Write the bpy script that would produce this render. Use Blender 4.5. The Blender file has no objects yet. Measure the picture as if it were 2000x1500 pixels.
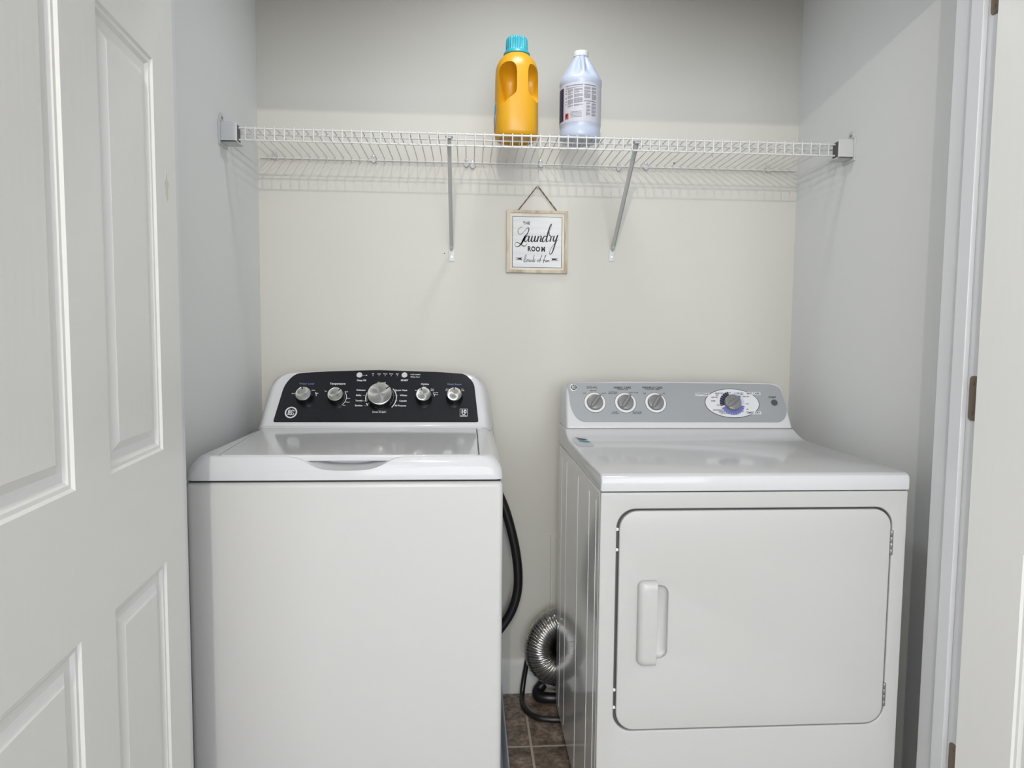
import bpy, bmesh, math, random
from mathutils import Vector, Matrix
random.seed(7)
PI = math.pi
col = bpy.context.scene.collection

# ------------------------------------------------------------------ camera
FPX = 1320.113
PITCH, YAW, ROLL = 0.0709388, 0.0649885, 0.0087003
CAM = Vector((0.0, -2.21219, 1.20588))
cy, sy, cp, sp = math.cos(YAW), math.sin(YAW), math.cos(PITCH), math.sin(PITCH)
FW = Vector((sy*cp, cy*cp, -sp)); r0 = Vector((cy, -sy, 0)); u0 = r0.cross(FW)
RT = r0*math.cos(ROLL) + u0*math.sin(ROLL)
UP = -r0*math.sin(ROLL) + u0*math.cos(ROLL)
cd = bpy.data.cameras.new('camera'); cam = bpy.data.objects.new('camera', cd); col.objects.link(cam)
cd.sensor_width = 36.0; cd.lens = 36.0*FPX/2000.0; cd.clip_start = 0.02; cd.clip_end = 50
mw = Matrix.Identity(4)
for i in range(3):
    mw[i][0] = RT[i]; mw[i][1] = UP[i]; mw[i][2] = -FW[i]; mw[i][3] = CAM[i]
cam.matrix_world = mw
sc = bpy.context.scene
sc.camera = cam

# ------------------------------------------------------------------ light and exposure
world = bpy.data.worlds.new('world'); sc.world = world; world.use_nodes = True
bg = world.node_tree.nodes['Background']; bg.inputs['Color'].default_value = (0.72, 0.84, 1.0, 1); bg.inputs['Strength'].default_value = 0.9
sc.view_settings.view_transform = 'Standard'; sc.view_settings.look = 'None'
sc.view_settings.gamma = 1.0; sc.view_settings.exposure = 0.76; sc.view_settings.use_curve_mapping = False
LAMP = Vector((-0.15, -3.20, 2.34))
ld = bpy.data.lights.new('hall_lamp', 'POINT'); ld.energy = 44; ld.color = (1.0, 0.93, 0.81); ld.shadow_soft_size = 0.02
lo = bpy.data.objects.new('hall_lamp', ld); lo.location = LAMP; col.objects.link(lo)
ad = bpy.data.lights.new('hall_fill_light', 'AREA'); ad.shape = 'RECTANGLE'; ad.size = 2.4; ad.size_y = 1.6
ad.energy = 58; ad.color = (0.90, 0.94, 1.0)
ao = bpy.data.objects.new('hall_fill_light', ad); ao.location = (0.3, -5.3, 1.5)
ao.rotation_euler = (PI/2, 0, 0); col.objects.link(ao)   # added fill light, no window there; brightens doors and walls, facing the closet

kd = bpy.data.lights.new('closet_lamp', 'AREA'); kd.shape = 'DISK'; kd.size = 0.13; kd.energy = 2.3; kd.color = (0.93, 0.96, 1.0)
ko = bpy.data.objects.new('closet_lamp', kd); ko.location = (0.16, -0.53, 2.400); col.objects.link(ko)

# ------------------------------------------------------------------ pixel -> point on a real surface
def ray(u, w):
    return FW + RT*((u-1000)/FPX) - UP*((w-750)/FPX)
def on_axis(u, w, ax, val):
    d = ray(u, w); return CAM + d*((val-CAM[ax])/d[ax])
class Plane:
    """a tilted flat face with its own 2-D coordinates"""
    def __init__(s, o, ex, ey):
        s.o = Vector(o); s.ex = Vector(ex).normalized(); s.ey = Vector(ey).normalized(); s.n = s.ex.cross(s.ey).normalized()
    def at(s, x, y, h=0.0):
        return s.o + s.ex*x + s.ey*y + s.n*h
    def px(s, u, w, h=0.0):
        r = ray(u, w); q = s.o + s.n*h; t = ((q-CAM).dot(s.n))/r.dot(s.n); p = CAM + r*t
        return ((p-q).dot(s.ex), (p-q).dot(s.ey))
    def mat(s, h=0.0):
        m = Matrix.Identity(4)
        for i in range(3):
            m[i][0] = s.ex[i]; m[i][1] = s.ey[i]; m[i][2] = s.n[i]; m[i][3] = (s.o + s.n*h)[i]
        return m

# ------------------------------------------------------------------ materials
def mat(name, c, rough=0.5, metal=0.0, spec=0.5, coat=0.0, coat_rough=0.05, emit=None):
    m = bpy.data.materials.new(name); m.use_nodes = True
    b = m.node_tree.nodes['Principled BSDF']
    b.inputs['Base Color'].default_value = (*c, 1); b.inputs['Roughness'].default_value = rough
    b.inputs['Metallic'].default_value = metal; b.inputs['Specular IOR Level'].default_value = spec
    b.inputs['Coat Weight'].default_value = coat; b.inputs['Coat Roughness'].default_value = coat_rough
    if emit:
        b.inputs['Emission Color'].default_value = (*emit[0], 1); b.inputs['Emission Strength'].default_value = emit[1]
    return m
def add_bump(m, scale=200.0, strength=0.1, dist=0.001, stretch=(1, 1, 1), detail=3.0):
    nt = m.node_tree; b = nt.nodes['Principled BSDF']
    tc = nt.nodes.new('ShaderNodeTexCoord'); mp = nt.nodes.new('ShaderNodeMapping'); mp.inputs['Scale'].default_value = stretch
    no = nt.nodes.new('ShaderNodeTexNoise'); no.inputs['Scale'].default_value = scale; no.inputs['Detail'].default_value = detail
    bu = nt.nodes.new('ShaderNodeBump'); bu.inputs['Strength'].default_value = strength; bu.inputs['Distance'].default_value = dist
    nt.links.new(tc.outputs['Object'], mp.inputs[0]); nt.links.new(mp.outputs[0], no.inputs['Vector'])
    nt.links.new(no.outputs['Fac'], bu.inputs['Height']); nt.links.new(bu.outputs[0], b.inputs['Normal'])
    return m
def add_tint(m, c1, c2, scale=3.0, stretch=(1, 1, 1), lo=0.35, hi=0.65, detail=4.0):
    nt = m.node_tree; b = nt.nodes['Principled BSDF']
    tc = nt.nodes.new('ShaderNodeTexCoord'); mp = nt.nodes.new('ShaderNodeMapping'); mp.inputs['Scale'].default_value = stretch
    no = nt.nodes.new('ShaderNodeTexNoise'); no.inputs['Scale'].default_value = scale; no.inputs['Detail'].default_value = detail
    cr = nt.nodes.new('ShaderNodeValToRGB'); cr.color_ramp.elements[0].position = lo; cr.color_ramp.elements[1].position = hi
    cr.color_ramp.elements[0].color = (*c1, 1); cr.color_ramp.elements[1].color = (*c2, 1)
    nt.links.new(tc.outputs['Object'], mp.inputs[0]); nt.links.new(mp.outputs[0], no.inputs['Vector'])
    nt.links.new(no.outputs['Fac'], cr.inputs[0]); nt.links.new(cr.outputs[0], b.inputs['Base Color'])
    return m
M = {}
M['wall'] = add_tint(add_bump(mat('wall_paint', (.575, .557, .505), .62, spec=.35), 260, .10, .0008), (.57, .552, .50), (.59, .572, .52), 1.3)
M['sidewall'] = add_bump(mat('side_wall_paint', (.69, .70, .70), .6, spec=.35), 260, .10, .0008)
M['ceiling'] = add_bump(mat('ceiling_paint', (.72, .72, .70), .8), 150, .3, .002)
M['basewall'] = mat('baseboard_paint', (.60, .595, .565), .5)
M['trim'] = add_bump(mat('trim_paint', (.70, .71, .735), .34, spec=.45), 60, .03, .0005)
M['white'] = add_bump(mat('white_enamel', (.550, .545, .528), .34, spec=.45), 900, .02, .0002)
M['dryerfront'] = add_bump(mat('dryer_enamel', (.490, .485, .468), .34, spec=.45), 900, .02, .0002)
M['gloss'] = mat('glossy_white_enamel', (.575, .577, .585), .11, spec=.22)
M['sidegloss'] = add_bump(mat('side_enamel', (.68, .685, .67), .14, spec=.6, coat=.6, coat_rough=.06), 25, .05, .001, (1, 1, .2))
M['plastic'] = mat('white_plastic', (.72, .72, .72), .22, spec=.5, coat=.3)
M['black'] = mat('black_panel', (.0085, .0090, .0125), .25, spec=.45)
M['blackplastic'] = mat('black_plastic', (.006, .006, .007), .22, spec=.5)
M['seam'] = mat('dark_gap', (.03, .03, .03), .8)
M['wellgrey'] = mat('door_gap_grey', (.09, .09, .085), .6)
M['rubber'] = add_bump(mat('black_rubber', (.009, .009, .010), .36), 300, .15, .0006)
M['print'] = mat('white_print', (.62, .62, .63), .5)
M['bluePrint'] = mat('blue_print', (.13, .15, .34), .5)
M['darkprint'] = mat('dark_print', (.035, .037, .045), .5)
M['silver'] = mat('silver_panel', (.36, .37, .385), .38, metal=.35, spec=.5)
M['greyknob'] = mat('grey_knob', (.22, .22, .215), .32, metal=.25)
M['greybutton'] = mat('dark_grey_button', (.065, .065, .065), .45)
M['lightgrey'] = mat('light_grey_button', (.52, .52, .52), .35)
M['navy'] = mat('navy_ring', (.012, .013, .04), .4)
M['indigo'] = mat('indigo_ring', (.13, .15, .40), .4)
M['paleblue'] = mat('pale_blue_ring', (.42, .47, .66), .4)
M['wire'] = mat('white_coated_wire', (.66, .66, .65), .35, spec=.5)
M['clip'] = mat('grey_white_clip_plastic', (.47, .47, .47), .4)
M['bracket'] = mat('white_bracket_plastic', (.56, .565, .56), .4)
M['braceM'] = mat('painted_steel_brace', (.50, .50, .49), .4)
M['screw'] = mat('screw_head', (.62, .62, .62), .3, metal=.4)
M['dark'] = mat('dark_hole', (.015, .015, .015), .9)
M['yellow'] = mat('yellow_plastic', (.64, .325, .012), .36, spec=.4)
M['teal'] = mat('teal_plastic', (.035, .34, .41), .38)
M['jug'] = mat('bluish_white_plastic', (.46, .51, .62), .30, spec=.5)
M['label'] = mat('label_paper', (.50, .495, .54), .45)
M['purple'] = mat('purple_ink', (.018, .011, .055), .45)
M['red'] = mat('red_ink', (.42, .055, .035), .45)
M['greyink'] = mat('grey_ink', (.11, .11, .12), .6)
M['pinkink'] = mat('pale_ink', (.65, .60, .62), .5)
M['greenink'] = mat('green_ink', (.02, .20, .20), .5)
M['twine'] = add_bump(mat('jute_twine', (.17, .115, .065), .9), 500, .8, .002)
M['signwood'] = add_bump(add_tint(mat('sign_frame_wood', (.5, .44, .34), .7), (.34, .25, .155), (.60, .54, .43), 28, (1, 1, .25), .32, .60), 300, .2, .001)
M['signface'] = add_bump(add_tint(mat('sign_whitewash', (.6, .6, .6), .7), (.60, .60, .61), (.74, .74, .73), 20, (.22, 1, 3.2), .3, .7), 200, .2, .001)
M['signrim'] = add_tint(mat('sign_inner_rim', (.65, .6, .5), .7), (.62, .57, .47), (.70, .67, .60), 15)
M['ink'] = mat('black_ink', (.012, .012, .013), .6)
M['bronze'] = add_bump(mat('aged_bronze', (.20, .16, .12), .38, metal=.8), 150, .2, .001)
M['pan'] = mat('grey_blue_plastic_pan', (.42, .46, .50), .4)
M['hingeM'] = mat('zinc_hinge', (.26, .26, .26), .4, metal=.6)
M['globe'] = mat('frosted_globe', (.9, .9, .9), .3, emit=((1, .93, .82), 2.0))
def knob_cap_material():
    m = mat('spun_aluminium', (.62, .62, .60), .24, metal=1.0); nt = m.node_tree; b = nt.nodes['Principled BSDF']
    b.inputs['Anisotropic'].default_value = .85
    tg = nt.nodes.new('ShaderNodeTangent'); tg.direction_type = 'RADIAL'; tg.axis = 'Z'
    nt.links.new(tg.outputs[0], b.inputs['Tangent'])
    return m
M['cap'] = knob_cap_material()
def duct_material():
    m = mat('ribbed_aluminium_foil', (.56, .55, .53), .20, metal=1.0)
    add_bump(m, 60, .15, .002)
    return m
M['duct'] = duct_material()
def floor_material():
    m = mat('floor_tile', (.1, .07, .05), .42, spec=.5); nt = m.node_tree; b = nt.nodes['Principled BSDF']
    tc = nt.nodes.new('ShaderNodeTexCoord'); mp = nt.nodes.new('ShaderNodeMapping'); mp.inputs['Location'].default_value = (-.19+.3048*20, .31+.3048*40, 0)
    br = nt.nodes.new('ShaderNodeTexBrick'); br.offset = 0.0; br.squash = 1.0
    br.inputs['Scale'].default_value = 1.0; br.inputs['Brick Width'].default_value = .3048; br.inputs['Row Height'].default_value = .3048
    br.inputs['Mortar Size'].default_value = .0042; br.inputs['Mortar Smooth'].default_value = .3
    n1 = nt.nodes.new('ShaderNodeTexNoise'); n1.inputs['Scale'].default_value = 14; n1.inputs['Detail'].default_value = 8; n1.inputs['Roughness'].default_value = .7
    n2 = nt.nodes.new('ShaderNodeTexNoise'); n2.inputs['Scale'].default_value = 70; n2.inputs['Detail'].default_value = 5
    r1 = nt.nodes.new('ShaderNodeValToRGB'); e = r1.color_ramp.elements
    e[0].position = .34; e[0].color = (.10, .076, .060, 1); e[1].position = .70; e[1].color = (.42, .35, .28, 1)
    k = r1.color_ramp.elements.new(.52); k.color = (.22, .175, .14, 1)
    r2 = nt.nodes.new('ShaderNodeValToRGB'); r2.color_ramp.elements[0].position = .38; r2.color_ramp.elements[0].color = (.45, .42, .4, 1); r2.color_ramp.elements[1].position = .66; r2.color_ramp.elements[1].color = (1.25, 1.2, 1.15, 1)
    mx = nt.nodes.new('ShaderNodeMix'); mx.data_type = 'RGBA'; mx.blend_type = 'MULTIPLY'; mx.inputs[0].default_value = .8
    nt.links.new(tc.outputs['Object'], mp.inputs[0]); nt.links.new(mp.outputs[0], br.inputs['Vector'])
    nt.links.new(tc.outputs['Object'], n1.inputs['Vector']); nt.links.new(tc.outputs['Object'], n2.inputs['Vector'])
    nt.links.new(n1.outputs['Fac'], r1.inputs[0]); nt.links.new(n2.outputs['Fac'], r2.inputs[0])
    nt.links.new(r1.outputs[0], mx.inputs[6]); nt.links.new(r2.outputs[0], mx.inputs[7])
    m2 = nt.nodes.new('ShaderNodeMix'); m2.data_type = 'RGBA'
    nt.links.new(br.outputs['Fac'], m2.inputs[0]); nt.links.new(mx.outputs[2], m2.inputs[6]); m2.inputs[7].default_value = (.44, .38, .31, 1)
    nt.links.new(m2.outputs[2], b.inputs['Base Color'])
    bu = nt.nodes.new('ShaderNodeBump'); bu.inputs['Strength'].default_value = .5; bu.inputs['Distance'].default_value = .003; bu.invert = True
    nt.links.new(br.outputs['Fac'], bu.inputs['Height']); nt.links.new(bu.outputs[0], b.inputs['Normal'])
    return m
M['floor'] = floor_material()
def door_material():
    m = mat('door_paint', (.72, .72, .70), .40, spec=.45); nt = m.node_tree; b = nt.nodes['Principled BSDF']
    tc = nt.nodes.new('ShaderNodeTexCoord'); mp = nt.nodes.new('ShaderNodeMapping'); mp.inputs['Scale'].default_value = (6, 6, .55)
    wv = nt.nodes.new('ShaderNodeTexWave'); wv.wave_type = 'RINGS'; wv.rings_direction = 'SPHERICAL'
    wv.inputs['Scale'].default_value = 3.0; wv.inputs['Distortion'].default_value = 9; wv.inputs['Detail'].default_value = 3; wv.inputs['Detail Scale'].default_value = .8
    mp2 = nt.nodes.new('ShaderNodeMapping'); mp2.inputs['Scale'].default_value = (60, 60, 2.5)
    no = nt.nodes.new('ShaderNodeTexNoise'); no.inputs['Scale'].default_value = 4; no.inputs['Detail'].default_value = 4
    ad = nt.nodes.new('ShaderNodeMath'); ad.operation = 'MULTIPLY_ADD'; ad.inputs[1].default_value = .7
    bu = nt.nodes.new('ShaderNodeBump'); bu.inputs['Strength'].default_value = .14; bu.inputs['Distance'].default_value = .0008
    nt.links.new(tc.outputs['Object'], mp.inputs[0]); nt.links.new(mp.outputs[0], wv.inputs['Vector'])
    nt.links.new(tc.outputs['Object'], mp2.inputs[0]); nt.links.new(mp2.outputs[0], no.inputs['Vector'])
    nt.links.new(wv.outputs['Fac'], ad.inputs[0]); nt.links.new(no.outputs['Fac'], ad.inputs[2])
    nt.links.new(ad.outputs[0], bu.inputs['Height']); nt.links.new(bu.outputs[0], b.inputs['Normal'])
    return m
M['door'] = door_material()

# ------------------------------------------------------------------ object helpers
def thing(name, label, cat, loc=(0, 0, 0), group=None):
    o = bpy.data.objects.new(name, None); col.objects.link(o); o.location = loc; o.empty_display_size = .05
    o['label'] = label; o['category'] = cat
    if group: o['group'] = group
    return o
def root_loc(p):
    v = Vector((0, 0, 0))
    while p is not None:
        v += p.location; p = p.parent
    return v
def put(name, data, material, parent=None, smooth=38, bevel=0.0, seg=2, label=None):
    """data: bmesh or mesh, in world coordinates"""
    if isinstance(data, bmesh.types.BMesh):
        bmesh.ops.recalc_face_normals(data, faces=data.faces)
        me = bpy.data.meshes.new(name); data.to_mesh(me); data.free()
    else:
        me = data; me.name = name
    off = root_loc(parent)
    if parent is not None: me.transform(Matrix.Translation(-off))
    mats = material if isinstance(material, (list, tuple)) else [material]
    me.materials.clear()
    for m in mats: me.materials.append(m)
    if smooth:
        me.shade_smooth(); me.set_sharp_from_angle(angle=math.radians(smooth))
    o = bpy.data.objects.new(name, me); col.objects.link(o)
    if parent is not None: o.parent = parent
    if bevel:
        b = o.modifiers.new('bevel', 'BEVEL'); b.width = bevel; b.segments = seg; b.limit_method = 'ANGLE'; b.angle_limit = math.radians(40); b.harden_normals = False
    if label: o['label'] = label
    return o
def struct(name, data, material, parent=None, **k):
    o = put(name, data, material, parent, **k)
    if parent is None: o['kind'] = 'structure'
    return o
def box(bm, a, b):
    xs = (min(a[0], b[0]), max(a[0], b[0])); ys = (min(a[1], b[1]), max(a[1], b[1])); zs = (min(a[2], b[2]), max(a[2], b[2]))
    v = [bm.verts.new((x, y, z)) for x in xs for y in ys for z in zs]
    for f in ((0, 1, 3, 2), (4, 6, 7, 5), (0, 4, 5, 1), (2, 3, 7, 6), (0, 2, 6, 4), (1, 5, 7, 3)):
        bm.faces.new([v[i] for i in f])
    return v
def B(*boxes):
    bm = bmesh.new()
    for a, b in boxes: box(bm, a, b)
    return bm
def loft(bm, rings, close=True, cap0=True, cap1=True):
    vs = [[bm.verts.new(p) for p in r] for r in rings]
    n = len(rings[0])
    for a, b in zip(vs[:-1], vs[1:]):
        for i in range(n if close else n-1):
            j = (i+1) % n
            bm.faces.new((a[i], a[j], b[j], b[i]))
    if cap0: bm.faces.new(vs[0][::-1])
    if cap1: bm.faces.new(vs[-1])
    return vs
def lathe(bm, prof, m=None, n=40, cap0=True, cap1=True, sx=1, sy=1):
    """prof: list of (radius, height) along local z"""
    m = m or Matrix.Identity(4)
    rings = [[m @ Vector((r*math.cos(2*PI*i/n)*sx, r*math.sin(2*PI*i/n)*sy, h)) for i in range(n)] for r, h in prof]
    return loft(bm, rings, True, cap0, cap1)
def catmull(pts, n=8, closed=False):
    P = [Vector(p) for p in pts]; out = []
    N = len(P)
    rng = range(N if closed else N-1)
    for i in rng:
        if closed: a, b, c, d = P[i-1], P[i], P[(i+1) % N], P[(i+2) % N]
        else: a, b, c, d = P[max(i-1, 0)], P[i], P[i+1], P[min(i+2, N-1)]
        for k in range(n):
            t = k/n
            out.append(.5*((2*b) + (c-a)*t + (2*a-5*b+4*c-d)*t*t + (3*b-a-3*c+d)*t*t*t))
    if not closed: out.append(P[-1])
    return out
def tube(bm, pts, r, n=12, cap=True):
    pts = [Vector(p) for p in pts]; rings = []; up = None
    for i, p in enumerate(pts):
        t = (pts[min(i+1, len(pts)-1)] - pts[max(i-1, 0)]).normalized()
        if up is None:
            up = t.orthogonal().normalized()
        up = (up - t*up.dot(t)).normalized(); s = t.cross(up)
        rr = r[i] if isinstance(r, (list, tuple)) else r
        rings.append([p + (up*math.cos(2*PI*k/n) + s*math.sin(2*PI*k/n))*rr for k in range(n)])
    return loft(bm, rings, True, cap, cap)
def rrect(x0, x1, y0, y1, r, n=6):
    """rounded rectangle outline, counter-clockwise; r = one radius or (bl, br, tr, tl)"""
    if not isinstance(r, (list, tuple)): r = (r,)*4
    out = []
    for (cx, cyy, a0, rr) in ((x0+r[0], y0+r[0], PI, r[0]), (x1-r[1], y0+r[1], 1.5*PI, r[1]), (x1-r[2], y1-r[2], 0, r[2]), (x0+r[3], y1-r[3], .5*PI, r[3])):
        for k in range(n+1):
            a = a0 + .5*PI*k/n; out.append((cx+rr*math.cos(a), cyy+rr*math.sin(a)))
    return out
def round_poly(pts, r, n=6):
    """round the corners of a polygon; r = one radius or a list"""
    out = []; N = len(pts)
    for i, p in enumerate(pts):
        p = Vector(p); a = (Vector(pts[i-1])-p); b = (Vector(pts[(i+1) % N])-p); rr = r[i] if isinstance(r, (list, tuple)) else r
        if rr <= 0: out.append(tuple(p)); continue
        d = min(rr, a.length*.49, b.length*.49); pa = p+a.normalized()*d; pb = p+b.normalized()*d
        for k in range(n+1):
            t = k/n; q = pa*(1-t)**2 + p*2*t*(1-t) + pb*t*t; out.append((q.x, q.y))
    return out
def ellipse(cx, cyy, rx, ry, n=36, rot=0.0):
    o = []
    for i in range(n):
        a = 2*PI*i/n; x = rx*math.cos(a); y = ry*math.sin(a)
        o.append((cx+x*math.cos(rot)-y*math.sin(rot), cyy+x*math.sin(rot)+y*math.cos(rot)))
    return o
def plate_mesh(outlines, thick, m, bev=0.0, seg=2):
    """flat piece with optional holes: the front face at local z = thick, the back at 0"""
    cu = bpy.data.curves.new('tmp', 'CURVE'); cu.dimensions = '2D'; cu.fill_mode = 'BOTH'
    for o in outlines:
        s = cu.splines.new('POLY'); s.points.add(len(o)-1)
        for i, p in enumerate(o): s.points[i].co = (p[0], p[1], 0, 1)
        s.use_cyclic_u = True
    cu.extrude = max(thick/2-bev, 1e-6); cu.bevel_depth = bev; cu.bevel_resolution = seg; cu.offset = -bev
    ob = bpy.data.objects.new('tmp', cu); col.objects.link(ob)
    dg = bpy.context.evaluated_depsgraph_get(); dg.update()
    me = bpy.data.meshes.new_from_object(ob.evaluated_get(dg))
    bpy.data.objects.remove(ob); bpy.data.curves.remove(cu)
    bm = bmesh.new(); bm.from_mesh(me); bpy.data.meshes.remove(me)
    bmesh.ops.remove_doubles(bm, verts=bm.verts, dist=2e-6)
    bmesh.ops.transform(bm, matrix=m @ Matrix.Translation((0, 0, thick/2)), verts=bm.verts)
    return bm
def merge(bm, other):
    me = bpy.data.meshes.new('t'); other.to_mesh(me); other.free(); bm.from_mesh(me); bpy.data.meshes.remove(me)
def text_bm(s, size, m, bold=0.0, align='CENTER', thick=.0002, sx=1.0):
    cu = bpy.data.curves.new('t', 'FONT'); cu.body = s; cu.size = size; cu.align_x = align; cu.align_y = 'CENTER'
    cu.offset = bold; cu.extrude = thick/2; cu.resolution_u = 3
    ob = bpy.data.objects.new('t', cu); col.objects.link(ob)
    dg = bpy.context.evaluated_depsgraph_get(); dg.update()
    me = bpy.data.meshes.new_from_object(ob.evaluated_get(dg))
    bpy.data.objects.remove(ob); bpy.data.curves.remove(cu)
    bm = bmesh.new(); bm.from_mesh(me); bpy.data.meshes.remove(me)
    bmesh.ops.transform(bm, matrix=m @ Matrix.Diagonal((sx, 1, 1, 1)), verts=bm.verts)
    return bm
def ribbon(bm, pts, widths, f):
    """pen stroke of varying width; f(x, y, h) gives the world point"""
    L = len(pts); rows = []
    for i in range(L):
        a = Vector(pts[max(i-1, 0)][:2]); b = Vector(pts[min(i+1, L-1)][:2]); t = (b-a)
        if t.length < 1e-9: t = Vector((1, 0))
        t.normalize(); nn = Vector((-t.y, t.x)); w = (widths[i] if isinstance(widths, (list, tuple)) else widths)/2
        p = Vector(pts[i][:2]); q0 = p+nn*w; q1 = p-nn*w
        rows.append([f(q0.x, q0.y, 0), f(q1.x, q1.y, 0), f(q1.x, q1.y, 1), f(q0.x, q0.y, 1)])
    loft(bm, rows, True)
def boolean(o, cutter_bm, op='DIFFERENCE'):
    me = bpy.data.meshes.new('cut'); bmesh.ops.recalc_face_normals(cutter_bm, faces=cutter_bm.faces); cutter_bm.to_mesh(me); cutter_bm.free()
    c = bpy.data.objects.new('cut', me); col.objects.link(c)
    if o.parent is not None: c.location = root_loc(o.parent); me.transform(Matrix.Translation(-c.location))
    bpy.context.view_layer.update()
    md = o.modifiers.new('b', 'BOOLEAN'); md.object = c; md.operation = op; md.solver = 'EXACT'
    dg = bpy.context.evaluated_depsgraph_get(); dg.update()
    new = bpy.data.meshes.new_from_object(o.evaluated_get(dg))
    o.modifiers.remove(md); old = o.data; o.data = new; bpy.data.objects.remove(c)
    bpy.data.meshes.remove(old); bpy.data.meshes.remove(me)
    new.shade_smooth(); new.set_sharp_from_angle(angle=math.radians(38))

# ================================================================== ROOM
XL, XR, YB = -0.661, 1.082, 0.0           # closet side walls and back wall
YI, YF = -0.826, -0.955                   # closet side and hall side of the front wall
JL, JR, HEAD = -0.566, 1.003, 2.040       # door opening
CEIL = 2.44
HX0, HX1, HY = -1.75, 2.15, -5.6          # the hall in front
struct('floor', B(((HX0, HY, -.02), (HX1, .12, 0))), M['floor'], smooth=0)
struct('ceiling', B(((HX0, HY, CEIL), (HX1, .12, CEIL+.05))), M['ceiling'], smooth=0)
wb = struct('wall_back', B(((XL-.1, YB, 0), (XR+.1, YB+.1, CEIL))), M['wall'], smooth=0)
struct('wall_left', B(((XL-.1, YI, 0), (XL, YB, CEIL))), M['sidewall'], smooth=0)
struct('wall_right', B(((XR, YI, 0), (XR+.1, YB, CEIL))), M['sidewall'], smooth=0)
struct('wall_front', B(((HX0, YF, 0), (JL-.018, YI, CEIL)), ((JR+.018, YF, 0), (HX1, YI, CEIL)), ((JL-.018, YF, HEAD+.018), (JR+.018, YI, CEIL))), M['sidewall'], smooth=0)
struct('wall_hall_left', B(((HX0-.1, HY, 0), (HX0, YF, CEIL))), M['sidewall'], smooth=0)
struct('wall_hall_right', B(((HX1, HY, 0), (HX1+.1, YF, CEIL))), M['sidewall'], smooth=0)
# baseboards
def baseboard(name, a, b, nrm):
    prof = [(0, 0), (.013, 0), (.013, .088), (.010, .098), (.009, .108), (.004, .116), (0, .118)]
    bm = bmesh.new(); a = Vector(a); b = Vector(b); nv = Vector(nrm)
    loft(bm, [[p + nv*x + Vector((0, 0, z)) for x, z in prof] for p in (a, b)])
    struct(name, bm, M['basewall'])
baseboard('baseboard_back', (XL, 0, 0), (XR, 0, 0), (0, -1, 0))
baseboard('baseboard_left', (XL, YI, 0), (XL, -.014, 0), (1, 0, 0))
baseboard('baseboard_right', (XR, YI, 0), (XR, -.014, 0), (-1, 0, 0))
# jambs: board, door stop; casing on the hall side
def jamb(name, x, s):      # s: direction into the opening
    bm = bmesh.new()
    box(bm, (x-s*.018, YF, 0), (x, YI, HEAD))
    box(bm, (x, YF+.037, 0), (x+s*.011, YF+.071, HEAD))
    struct(name, bm, M['trim'], bevel=.0015)
jamb('trim_1', JL, 1); jamb('trim_2', JR, -1)
struct('trim_3', B(((JL-.018, YF, HEAD), (JR+.018, YI, HEAD+.018)), ((JL+.011, YF+.037, HEAD-.011), (JR-.011, YF+.071, HEAD))), M['trim'], bevel=.0015)
def casing(name, a, b):
    struct(name, B((a, b)), M['trim'], bevel=.005)
casing('trim_4', (JL-.075, YF-.016, 0), (JL-.012, YF, HEAD+.012))
casing('trim_5', (JR+.012, YF-.016, 0), (JR+.075, YF, HEAD+.012))
casing('trim_6', (JL-.075, YF-.016, HEAD+.0125), (JR+.075, YF, HEAD+.075))
# nail holes and the painted-over wall cover
for (u, w, r) in ((1317, 319, .0030), (1391, 305, .0016), (868, 495, .0018)):
    p = on_axis(u, w, 1, 0); bm = bmesh.new()
    lathe(bm, [(r, 0), (r*.8, .0006)], Matrix.Translation(p) @ Matrix.Rotation(PI/2, 4, 'X'), 14)
    put('screw_hole', bm, M['dark'], wb)
put('cable_cover', B(((.278, -.010, .14), (.345, 0, .541)), ((.284, -.0125, .15), (.339, -.010, .533))), M['wall'], wb, bevel=.002)

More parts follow.
